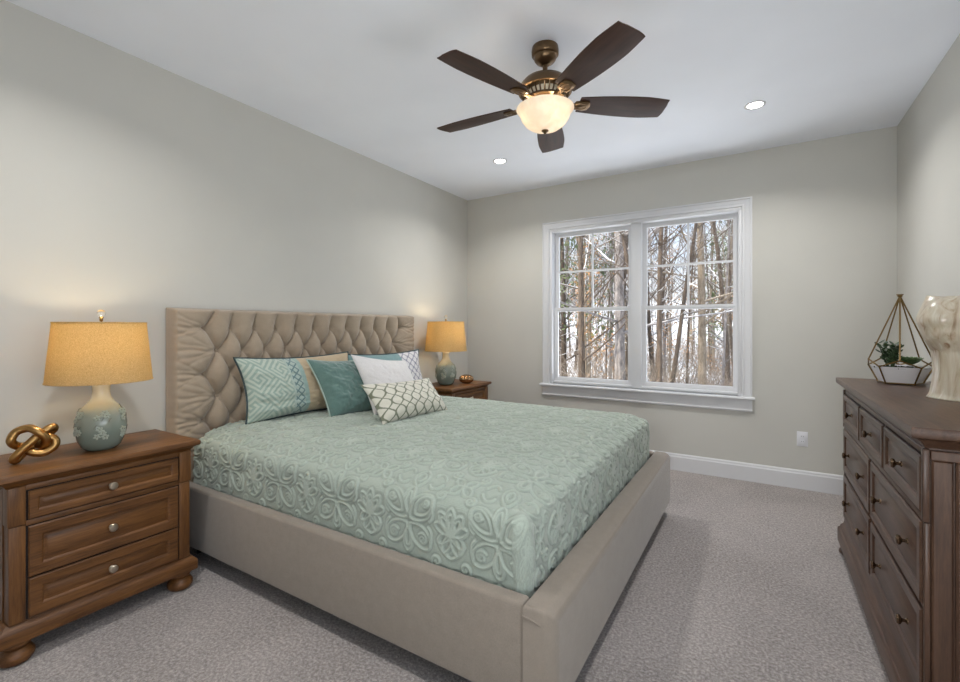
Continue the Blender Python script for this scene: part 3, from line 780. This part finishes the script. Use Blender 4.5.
# ------------------------------------------------------------------ gold knot (trefoil-like chain knot)
LINKS = [[(100, 565, 1), (220, 445, 1.3), (340, 350, 1.0), (450, 275, .2), (565, 222, -.3), (585, 262, -1), (470, 350, -1.3), (330, 440, -1.0), (190, 540, -.2), (115, 600, .5)],
         [(62, 325, 0), (125, 235, -.3), (270, 198, .3), (390, 250, 1.5), (485, 355, 1.3), (455, 450, .2), (330, 430, -1.2), (180, 440, -.9), (90, 395, -.4)],
         [(500, 335, .4), (600, 395, .5), (590, 480, .7), (460, 545, .9), (310, 520, .8), (250, 460, -.4), (320, 390, -1.4), (420, 335, -.9)]]
KX, KN = Vector((.239, .971, 0)), Vector((.971, -.239, 0)); kn = MB()
for lk in LINKS:
    n = len(lk); pts = []
    Q = [KX*((p[0]-330)/4150) + Vector((0, 0, (600-p[1])/3250)) + KN*(p[2]*.0165) for p in lk]
    for i in range(n):
        p0, p1, p2, p3 = Q[i-1], Q[i], Q[(i+1) % n], Q[(i+2) % n]
        for k in range(8):
            t = k/8; pts.append(.5*((2*p1) + (p2-p0)*t + (2*p0-5*p1+4*p2-p3)*t*t + (3*p1-p0-3*p2+p3)*t**3))
    kn.tube(pts, .0160, 14, True)
zm = min(v[2] for v in kn.v); kn.v = [(v[0], v[1], v[2]-zm) for v in kn.v]
ko = kn.build('decorative_knot', M['gold'], angle=80); ko.location = (.305, -3.768, .72)
tag(ko, 'shiny gold knot ornament on the near nightstand', 'ornament')
# ribbed metal pod on the far night stand
b = MB(); n = 40
prof = [(.012, 0), (.03, .004), (.046, .016), (.052, .031), (.048, .046), (.034, .058), (.016, .064), (.005, .062)]
b.lathe(prof, seg=80, fn=lambda a, z: 1 + .07*math.cos(16*a))
po = b.build('ribbed_ornament', M['copper'], angle=80); po.location = (.375, -.595, .72); po.scale = (1.35, 1.35, 1.35); tag(po, 'small ribbed copper ball on the far nightstand beside the lamp', 'ornament')

# ================================================================== dresser
DY0, DY1 = -2.638, -1.082; DC = (DY0+DY1)/2
dr_ = empty('dresser', (3.497, DC, 0), 'dark brown seven-drawer dresser along the right wall', 'dresser'); dr_.scale.z = 1.008
b = MB(); b.box(-.198, .213, -.740, .740, .12, .945); b.mi = 1; b.box(-.2065, -.19, -.735, .735, .195, .895)
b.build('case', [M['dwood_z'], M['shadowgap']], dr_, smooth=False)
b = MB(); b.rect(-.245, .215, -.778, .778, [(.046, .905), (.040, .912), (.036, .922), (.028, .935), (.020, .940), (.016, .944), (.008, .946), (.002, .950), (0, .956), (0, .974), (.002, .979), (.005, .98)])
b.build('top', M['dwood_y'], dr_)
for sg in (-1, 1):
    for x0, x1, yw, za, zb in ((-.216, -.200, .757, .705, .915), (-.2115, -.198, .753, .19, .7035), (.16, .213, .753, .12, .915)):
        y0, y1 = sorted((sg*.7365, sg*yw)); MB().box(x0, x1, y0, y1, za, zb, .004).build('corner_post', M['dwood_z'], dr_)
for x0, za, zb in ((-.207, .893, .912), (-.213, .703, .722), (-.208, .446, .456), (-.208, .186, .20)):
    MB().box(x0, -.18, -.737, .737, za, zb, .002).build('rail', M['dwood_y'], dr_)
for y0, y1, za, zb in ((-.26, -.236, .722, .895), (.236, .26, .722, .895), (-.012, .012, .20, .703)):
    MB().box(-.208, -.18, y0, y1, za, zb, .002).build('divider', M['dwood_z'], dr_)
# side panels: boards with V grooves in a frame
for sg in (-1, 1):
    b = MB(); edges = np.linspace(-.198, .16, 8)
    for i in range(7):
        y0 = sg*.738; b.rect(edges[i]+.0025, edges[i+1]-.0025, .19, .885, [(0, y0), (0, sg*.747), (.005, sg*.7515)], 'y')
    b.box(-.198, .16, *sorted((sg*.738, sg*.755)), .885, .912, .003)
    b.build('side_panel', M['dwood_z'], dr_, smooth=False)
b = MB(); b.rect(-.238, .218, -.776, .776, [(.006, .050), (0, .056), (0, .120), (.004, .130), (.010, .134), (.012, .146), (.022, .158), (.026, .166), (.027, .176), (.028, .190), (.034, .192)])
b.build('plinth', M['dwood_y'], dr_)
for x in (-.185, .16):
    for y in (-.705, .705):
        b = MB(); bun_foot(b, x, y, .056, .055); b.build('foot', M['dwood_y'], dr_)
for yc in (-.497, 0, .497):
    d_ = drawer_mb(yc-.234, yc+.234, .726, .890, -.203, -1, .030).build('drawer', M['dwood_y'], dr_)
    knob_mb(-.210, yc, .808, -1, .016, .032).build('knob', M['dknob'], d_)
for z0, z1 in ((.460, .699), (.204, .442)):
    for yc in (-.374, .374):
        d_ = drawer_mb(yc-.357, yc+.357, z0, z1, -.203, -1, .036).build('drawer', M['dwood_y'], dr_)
        for k in (-.2, .2): knob_mb(-.210, yc+k, (z0+z1)/2, -1, .016, .032).build('knob', M['dknob'], d_)

# ------------------------------------------------------------------ terrarium
tz = .9881
te = empty('terrarium', (3.492, -1.28, tz), 'brass-edged geometric planter with two succulents on the far end of the dresser', 'planter')
A0 = math.atan2(-4.4166+1.275, 2.881-3.5)
UA = [(.128*math.cos(A0+k*2*PI/5), .128*math.sin(A0+k*2*PI/5), .122) for k in range(5)]
LA = [(.132*math.cos(A0+(k+.5)*2*PI/5), .132*math.sin(A0+(k+.5)*2*PI/5), .088) for k in range(5)]
BA = [(.092*math.cos(A0+(k+.5)*2*PI/5), .092*math.sin(A0+(k+.5)*2*PI/5), .005) for k in range(5)]
AP = (0, 0, .450)
b = MB(); rr_ = .0036
for k in range(5):
    b.tube([AP, UA[k]], rr_, 6); b.tube([UA[k], LA[k]], rr_, 6); b.tube([UA[k], LA[k-1]], rr_, 6); b.tube([LA[k], BA[k]], rr_, 6); b.tube([BA[k], BA[k-1]], rr_, 6)
    for p in (UA[k], LA[k], BA[k]): b.sphere(p, rr_*1.25, 8, 6)
b.sphere((0, 0, .450), .011, 12, 8, (1, 1, .7)); b.tube([(.012*math.cos(q*PI/8), .012*math.sin(q*PI/8)*.4, .456) for q in range(16)], .003, 6, True)
b.build('frame', M['brass'], te)
f_ = .965
b = MB(); b.rings([[(p[0]*f_, p[1]*f_, p[2]+.001) for p in BA], [(p[0]*f_, p[1]*f_, p[2]) for p in LA], [(p[0]*f_*.93, p[1]*f_*.93, p[2]) for p in LA], [(p[0]*f_*.9, p[1]*f_*.9, .078) for p in LA]])
b.build('pot', M['ceramic_white'], te, smooth=False)
b = MB(); rs = random.Random(2); b.lathe([(.0, .080), (.09, .081), (.104, .080)], seg=20)
for k in range(120):
    a_ = rs.uniform(0, 6.28); q = .1*math.sqrt(rs.random()); b.sphere((q*math.cos(a_), q*math.sin(a_), .082), rs.uniform(.003, .006), 6, 4)
b.build('soil', M['soil'], te)
def leaf(b, base, dirv, L, w, th=.004, up=(0, 0, 1)):
    d_ = Vector(dirv).normalized(); s2 = d_.cross(Vector(up));
    if s2.length < .05: s2 = d_.cross(Vector((1, 0, 0)))
    s2.normalize(); n2 = s2.cross(d_); R = []
    for t, q in ((0, .25), (.25, .75), (.55, 1), (.8, .75), (1, .12)):
        c = Vector(base) + d_*L*t + n2*L*.12*t*t
        R.append([tuple(c + s2*w*q*math.cos(2*PI*j/8) + n2*th*q*math.sin(2*PI*j/8)) for j in range(8)])
    b.rings(R)
right = Vector((math.cos(.5505), math.sin(.5505), 0))     # left-to-right across the planter as seen from the room
b = MB(); pc = -right*.052
for st in range(9):
    a_ = rs.uniform(0, 6.28); tilt = rs.uniform(.05, .5); tip = pc + Vector((math.cos(a_)*tilt, math.sin(a_)*tilt, 1)).normalized()*rs.uniform(.085, .14); bs = Vector((pc.x, pc.y, .08)) + Vector((math.cos(a_), math.sin(a_), 0))*.012
    tp = bs + (tip - pc)
    b.tube([bs, (bs+tp)/2, tp], [.004, .003, .002], 6)
    for q in range(9):
        t = .2 + .8*q/8; p = bs + (tp-bs)*t; aa = q*2.4 + st
        leaf(b, p, (math.cos(aa), math.sin(aa), .55), rs.uniform(.026, .036), .010, .0035)
b.build('succulent', M['succ'], te)['label'] = 'taller dark leafy succulent'
b = MB(); pc = right*.050
for ring in range(6):
    nL = 6 + ring*2
    for k in range(nL):
        aa = k*2*PI/nL + ring*.4; el = 1.38 - ring*.17
        leaf(b, (pc.x, pc.y, .092), (math.cos(aa)*math.cos(el), math.sin(aa)*math.cos(el), math.sin(el)), .030 + ring*.0075, .013 + ring*.0008, .003)
b.build('succulent', M['rosette'], te)['label'] = 'low pale green rosette succulent'

# ------------------------------------------------------------------ art glass vase
vz = []
zs = np.linspace(0, .415, 72); th = np.linspace(0, 2*PI, 145)
Z, TH = np.meshgrid(zs, th, indexing='ij'); t = Z/.415
Rv = .112 - .012*np.sin(PI*np.clip(t/.55, 0, 1)) + .006*np.exp(-(Z/.012)**2)
viewL = math.pi + .5505
lob = np.exp(-((np.angle(np.exp(1j*(TH-viewL))))/.75)**2); lob2 = np.exp(-((np.angle(np.exp(1j*(TH-viewL-PI))))/.8)**2)
fl = np.clip((t-.52)/.48, 0, 1)
Rv = Rv + .012*fl**1.5 + (lob + lob2)*.058*np.sin(PI*np.clip((t-.46)/.60, 0, 1))**1.2 - (lob+lob2)*.052*fl**6
Rv = Rv + .0035*np.sin(TH*9 + 6*t)*fl + .004*np.sin(TH*5+1)*t + .003*(lob+lob2)*np.sin((t-.5)*34 + 5*np.cos(TH-viewL))*np.clip(fl*3, 0, 1)*(1-fl**4)
Zw = Z + fl**3*(.006*np.cos(2*(TH-viewL)+2.2) + .002*np.sin(TH*5)) 
outer = np.stack([Rv*np.cos(TH), Rv*np.sin(TH), Zw], -1)
inner = np.stack([(Rv-.007)*np.cos(TH), (Rv-.007)*np.sin(TH), np.maximum(Zw, .012)-.001], -1)[::-1]
PV = np.concatenate([np.zeros((1, 145, 3)), outer, inner, np.array([[[0, 0, .011]]]*1).repeat(145, 1)], 0)
vo = grid_mesh('vase', PV, M['vase']); vo.location = (3.584, -1.842, tz); tag(vo, 'cream and tan streaked glass vase with ruffled lip on the dresser', 'vase')

# ================================================================== ceiling fan
fan = empty('ceiling_fan', (1.921, -2.2025, H-.012), 'five-blade dark wood ceiling fan with lit bowl shade', 'ceiling fan'); fan.scale = (1.023, 1.023, .915)
MB().lathe([(.050, .012), (.066, .010), (.069, -.010), (.068, -.034), (.064, -.040), (.058, -.043), (.055, -.060), (.045, -.074), (.032, -.080), (.026, -.088), (.018, -.092)], seg=40).build('canopy', M['bronze'], fan, angle=50)
MB().lathe([(.0125, -.08), (.0125, -.15), (.022, -.152), (.024, -.172), (.018, -.178)], seg=20).build('downrod', M['bronze'], fan)
b = MB(); b.lathe([(.020, -.152), (.05, -.157), (.082, -.167), (.108, -.183), (.126, -.206), (.134, -.234), (.136, -.246), (.128, -.249), (.118, -.251)], seg=56)
b.build('motor_housing', M['bronze'], fan, angle=50)
b = MB(); b.lathe([(.098, -.244), (.090, -.30), (.06, -.304)], seg=40); b.build('inner_drum', plain('cream_drum', rgb(238, 226, 200), .5), fan)
b = MB()
for k in range(32):
    a_ = 2*PI*k/32; c, s2 = math.cos(a_), math.sin(a_)
    b.tube([(.122*c, .122*s2, -.248), (.114*c, .114*s2, -.272), (.098*c, .098*s2, -.292)], .0042, 6)
b.build('vent_ribs', M['bronze'], fan)
MB().lathe([(.104, -.286), (.108, -.290), (.108, -.300), (.095, -.306), (.07, -.312), (.06, -.318), (.06, -.332), (.078, -.338), (.078, -.346), (.05, -.35)], seg=48).build('switch_housing', M['bronze'], fan, angle=50)
bl_ang = [-35.0 + 72*k for k in range(5)]
for a_ in bl_ang:
    # blade outline in its own frame (x along radius)
    ol = []
    N = 26
    for i in range(N+1):
        t = i/N; x = .175 + .465*t
        w = .050 + .030*math.sin(PI*min(1, t*.62+.06)) - .008*max(0, t-.75)/.25
        ol.append((x-.008*t, w))
    top_ = [(x, w) for x, w in ol] + [(.637, .05), (.639, .030)]
    bot_ = [(.637, -.025), (.632, -.05)] + [(x, -w) for x, w in reversed(ol)]
    loop = top_ + bot_
    b = MB(); b.rings([[(x*.998, y*.97, -.0032) for x, y in loop], [(x, y, -.0022) for x, y in loop], [(x, y, .0022) for x, y in loop], [(x*.998, y*.97, .0032) for x, y in loop]])
    Mx = Matrix.Rotation(math.radians(-12), 4, 'X')
    b.xf(Mx)
    bo = b.build('blade', M['blade'], fan, angle=25); bo.rotation_euler.z = math.radians(a_); bo.location = (0, 0, -.306)
    b = MB(); b.tube([(.085, 0, .004), (.12, 0, -.004), (.16, 0, -.006), (.19, 0, -.006)], [.013, .011, .011, .009], 8)
    pl = [(.155, -.030), (.20, -.036), (.225, -.030), (.235, 0), (.225, .030), (.20, .036), (.155, .030), (.145, 0)]
    b.rings([[(x, y, -.0032) for x, y in pl], [(x, y, -.009) for x, y in pl], [(.19+(x-.19)*.8, y*.8, -.012) for x, y in pl]])
    b.tube([(.185+.030*math.cos(2*PI*j/20), .022*math.sin(2*PI*j/20), -.012) for j in range(20)], .003, 6, True)
    b.xf(Mx)
    bo2 = b.build('blade_bracket', M['bronze'], fan); bo2.rotation_euler.z = math.radians(a_); bo2.location = (0, 0, -.306)
bw = [(.012, -.474), (.04, -.470), (.075, -.457), (.102, -.435), (.118, -.410), (.126, -.388), (.131, -.374), (.140, -.362), (.146, -.354), (.146, -.350), (.143, -.348)]
inn = [(r-.004, z+.003) for r, z in bw[::-1]]; inn[-1] = (.012, -.470)
R = [[(q*math.cos(2*PI*j/56), q*math.sin(2*PI*j/56), z+.010) for j in range(56)] for q, z in bw + inn]
MB().rings(R, cap0=False, cap1=False).build('bowl_shade', M['bowl'], fan, angle=60)
MB().lathe([(.002, -.484), (.007, -.481), (.008, -.475), (.012, -.471), (.018, -.467), (.018, -.462), (.008, -.457), (.006, -.36)], seg=20).build('finial', M['bronze'], fan)
b = MB()
for k in range(2): b.sphere((.045*math.cos(k*2.094+.6), .055*math.sin(k*2.094+.6), -.395), .02, 12, 8, (1, 1, 1.3))
b.build('bulb', M['bulb'], fan)
for k in range(3):
    L = bpy.data.lights.new('fan_bulb', 'POINT'); L.energy = FAN_W/3; L.color = (1, .88, .70); L.shadow_soft_size = .02
    lo = bpy.data.objects.new('fan_bulb', L); COL.objects.link(lo); lo.parent = fan; lo.location = (.085*math.cos(k*2.094-.45), .085*math.sin(k*2.094-.45), -.372)

# ------------------------------------------------------------------ recessed lights
def can(label, x, y):
    r = empty('recessed_light', (x, y, H), label, 'ceiling light', 'recessed ceiling lights')
    R = [[(q*math.cos(2*PI*j/40), q*math.sin(2*PI*j/40), z) for j in range(40)] for q, z in ((.062, 0), (.062, -.004), (.052, -.005), (.046, -.003), (.044, 0))]
    MB().rings(R, cap0=False, cap1=False).build('trim_ring', M['trim'], r)
    MB().lathe([(.0445, -.0005), (.0445, -.0022), (.03, -.003)], seg=40).build('lens', M['led'], r)
    L = bpy.data.lights.new('downlight', 'AREA'); L.shape = 'DISK'; L.size = .09; L.energy = CAN_W; L.color = (1, .985, .96); L.spread = math.radians(140)
    lo = bpy.data.objects.new('downlight', L); COL.objects.link(lo); lo.parent = r; lo.location = (0, 0, -.008)
    return r
can('round recessed ceiling light nearer the left wall, below the fan', .928, -.899)
can('round recessed ceiling light nearer the right wall, above the window', 2.849, -.905)
can('round recessed ceiling light above the near nightstand, behind the fan', .928, -3.75)
can('round recessed ceiling light by the near end of the dresser', 2.849, -3.75)

# ------------------------------------------------------------------ outlet
ou = empty('wall_outlet', (3.162, 0, .394), 'white double wall outlet under and right of the window', 'outlet')
b = MB(); b.rect(-.036, .036, -.058, .058, [(0, 0), (0, -.003), (.004, -.0055)], 'y'); b.build('cover_plate', M['white_plastic'], ou)
for zc in (.02, -.02):
    b = MB(); b.rings([[(.016*math.cos(2*PI*j/20), l, zc + max(-.0125, min(.0125, .016*math.sin(2*PI*j/20)))) for j in range(20)] for l in (-.005, -.0075)])
    b.mi = 1
    for xx in (-.006, .006): b.box(xx-.001, xx+.001, -.0079, -.0074, zc-.002, zc+.006)
    b.build('receptacle', [M['white_plastic'], M['shadowgap']], ou)

# ================================================================== outside
GZ = -.75
gx, gy = np.meshgrid(np.linspace(-60, 40, 120), np.linspace(.6, 90, 110), indexing='ij')
gz = GZ + .25*vnoise(gx*.25, gy*.25, 5) + .05*vnoise(gx*1.2, gy*1.2, 6) + np.clip((gy-30)/60, 0, 1)**1.3*7
o = grid_mesh('ground', np.stack([gx, gy, gz], -1), M['snow']); o['kind'] = 'structure'
def gh(x, y):
    return float(GZ + .25*vnoise(np.array([x*.25]), np.array([y*.25]), 5)[0] + .05*vnoise(np.array([x*1.2]), np.array([y*1.2]), 6)[0] + max(0, min(1, (y-30)/60))**1.3*7)
def tree_mb(h, r0, seed, lean=(0, 0), first=.18, nbr=26, twig=3, crook=.03, tubes=(9, 5, 4)):
    rr = random.Random(seed); b = MB(); tips = []
    n = 14; P = []; p = Vector((0, 0, -.15)); d_ = Vector((lean[0], lean[1], 1)).normalized()
    for i in range(n+1):
        P.append(p.copy()); d_ = (d_ + Vector((rr.uniform(-1, 1), rr.uniform(-1, 1), .15))*crook).normalized(); p = p + d_*h/n
    rad = [r0*(1.25 if i == 0 else 1)*(1-.86*i/n) for i in range(n+1)]
    b.tube(P, rad, tubes[0])
    def at_(t): k = min(n-1, int(t*n)); f = t*n-k; return P[k]*(1-f)+P[k+1]*f, rad[k]*(1-f)+rad[k+1]*f
    def branch(p0, d0, L, r, depth):
        m = 5 if depth == 0 else 4; pts = [p0.copy()]; q = p0.copy(); dd = d0.copy()
        for i in range(m):
            dd = (dd + Vector((rr.uniform(-1, 1), rr.uniform(-1, 1), rr.uniform(-.5, .9)))*.24).normalized(); q = q + dd*L/m; pts.append(q.copy())
        b.tube(pts, [r*(1-.8*i/m) for i in range(m+1)], tubes[1] if depth == 0 else 3)
        tips.append((pts[-1], dd)); tips.append((pts[-2], dd))
        if depth < 2:
            for k in range(twig if depth == 0 else 2):
                i = rr.randint(1, m-1); sd = (dd + Vector((rr.uniform(-1, 1), rr.uniform(-1, 1), rr.uniform(-.3, 1)))*.8).normalized()
                branch(pts[i], sd, L*rr.uniform(.35, .6), r*.45, depth+1)
    for k in range(nbr):
        t = first + (1-first)*(k+rr.random())/nbr; t = min(t, .985); p0, r_ = at_(t); a_ = rr.uniform(0, 2*PI)
        branch(p0, Vector((math.cos(a_), math.sin(a_), rr.uniform(.15, 1.1))).normalized(), h*rr.uniform(.14, .30)*(1.15-t*.7), max(.005, r_*.32), 0)
    return b, tips
def leaves_mb(tips, n, size, seed, spread=.35):
    rr = random.Random(seed); b = MB()
    for k in range(n):
        p, d_ = rr.choice(tips); c = p + Vector((rr.gauss(0, 1), rr.gauss(0, 1), rr.gauss(0, 1)))*spread*.5
        u = Vector((rr.gauss(0, 1), rr.gauss(0, 1), rr.gauss(0, 1))).normalized(); w = u.orthogonal().normalized(); s2 = size*rr.uniform(.6, 1.3)
        b.add([c - u*s2, c - w*s2*.45, c + u*s2, c + w*s2*.45], [(0, 1, 2, 3)])
    return b
def tree(name, x, y, h, r0, seed, mat, label, group=None, lean=(0, 0), **k):
    lf = k.pop('leaf', None)
    b, tips = tree_mb(h, r0, seed, lean, **k)
    r = empty(name, (x, y, gh(x, y)), label, 'tree', group)
    b.build('trunk', mat, r)
    if lf:
        o = leaves_mb(tips, lf[1], lf[2], seed+1, lf[3]).build(lf[4], lf[0], r, smooth=False); o['kind'] = 'stuff'
    return r
# trees that stand out through the glass
tree('bare_tree', -.55, 5.6, 11, .085, 21, M['bark_brown'], 'straight brown trunk seen through the left pane', 'woods outside', first=.12, nbr=34)
tree('bare_tree', .12, 6.2, 13, .13, 22, M['bark_grey'], 'thickest grey trunk, on the right side of the left pane', 'woods outside', first=.15, nbr=32, crook=.012)
tree('bare_tree', -.55, 8.2, 12, .09, 23, M['bark_dark'], 'dark trunk just left of the thick grey trunk', 'woods outside', first=.3, lean=(.03, 0))
tree('bare_tree', 1.75, 7.0, 13, .10, 24, M['bark_tan'], 'pale tan trunk in the middle of the right pane', 'woods outside', first=.15, nbr=34, crook=.012)
tree('bare_tree', 1.05, 5.2, 9, .06, 25, M['bark_brown'], 'slim trunk leaning left at the left of the right pane', 'woods outside', lean=(-.16, 0), first=.25)
tree('bare_tree', 1.12, 5.3, 9, .065, 26, M['bark_brown'], 'slim brown trunk standing in the clump of the right pane', 'woods outside', lean=(.02, 0), first=.25)
tree('bare_tree', 1.22, 5.4, 9, .05, 27, M['bark_dark'], 'dark slim trunk leaning right in the clump of the right pane', 'woods outside', lean=(.12, .02), first=.25)
tree('bare_tree', 2.2, 9.0, 11, .07, 28, M['bark_brown'], 'thin crooked trunk at the right edge of the right pane', 'woods outside', crook=.05, first=.2)
tree('evergreen_tree', -2.3, 9.0, 9, .10, 40, M['bark_dark'], 'green pine at the left edge of the left pane', 'evergreens outside', first=.12, nbr=34, leaf=(M['needles'], 5200, .07, .55, 'needles'))
tree('evergreen_tree', 2.6, 19.0, 9, .12, 41, M['bark_dark'], 'dark evergreen far off at the right of the right pane', 'evergreens outside', first=.12, nbr=34, leaf=(M['needles'], 5200, .09, .6, 'needles'))
tree('beech_tree', -1.0, 7.2, 5.0, .04, 50, M['bark_tan'], 'young tree holding dry tan leaves behind the straight brown trunk', 'young leafy trees outside', first=.1, nbr=24, leaf=(M['dry_leaf'], 900, .035, .3, 'leaves'))
tree('beech_tree', .55, 10.5, 4.2, .04, 51, M['bark_tan'], 'young tree holding dry tan leaves behind the window mullion', 'young leafy trees outside', first=.1, nbr=22, leaf=(M['dry_leaf'], 700, .035, .3, 'leaves'))
tree('beech_tree', 1.9, 12.5, 3.4, .035, 52, M['bark_tan'], 'low young tree holding dry tan leaves at the right of the right pane', 'young leafy trees outside', first=.08, nbr=24, leaf=(M['dry_leaf'], 1000, .04, .3, 'leaves'))
# the rest of the woods
protos = []
for i in range(7):
    r = tree('bare_tree', 0, 0, 10 + i % 3*1.5, .04 + .015*(i % 4), 60+i, (M['bark_brown'], M['bark_grey'], M['bark_dark'], M['bark_tan'])[i % 4],
             'one of the many bare trees standing back in the woods', 'bare trees back in the woods', first=.12, nbr=30, crook=.035, lean=(rng.uniform(-.08, .08), 0), tubes=(7, 4, 3)); protos.append(r)
k = 0; placed = []
for i in range(120):
    for tr in range(30):
        y = 8.5 + 38*(i/120)**1.15 + rng.uniform(-.5, .5)
        x = 2.88 + (y+4.42)*rng.uniform(-.47, .02)
        if all((x-a)**2+(y-c)**2 > .5 for a, c in placed): break
    placed.append((x, y))
    r = protos[k] if k < 7 else copy_tree(protos[i % 7]); k += 1
    r.location = (x, y, gh(x, y)); s2 = rng.uniform(.7, 1.15); r.scale = (s2, s2, s2*rng.uniform(.9, 1.2)); r.rotation_euler = (0, 0, rng.uniform(0, 6.28))
# undergrowth
b = MB(); rr = random.Random(9)
for i in range(3600):
    y = 4.5 + 30*rr.random()**1.2; x = 2.88 + (y+4.42)*rr.uniform(-.5, .04); z = gh(x, y)
    hh = rr.uniform(.4, 1.3)*(1 + y/28); a_ = rr.uniform(0, 6.28); t = rr.uniform(.1, .7); w = rr.uniform(.004, .012)
    q = Vector((x, y, z-.02)); dd = Vector((math.cos(a_)*t, math.sin(a_)*t, 1)).normalized()
    b.tube([q, q + dd*hh*.5, q + (dd + Vector((math.cos(a_), math.sin(a_), -.1))*.2)*hh], [w, w*.7, w*.3], 3)
    if rr.random() < .6:
        c = q + dd*hh*.45; a2 = rr.uniform(0, 6.28); b.tube([c, c + Vector((math.cos(a2), math.sin(a2), .8))*hh*.35], [w*.6, w*.2], 3)
o = b.build('undergrowth', M['brush'], smooth=False); tag(o, 'brown dry brush growing from the snow under the trees', 'brush', kind='stuff')
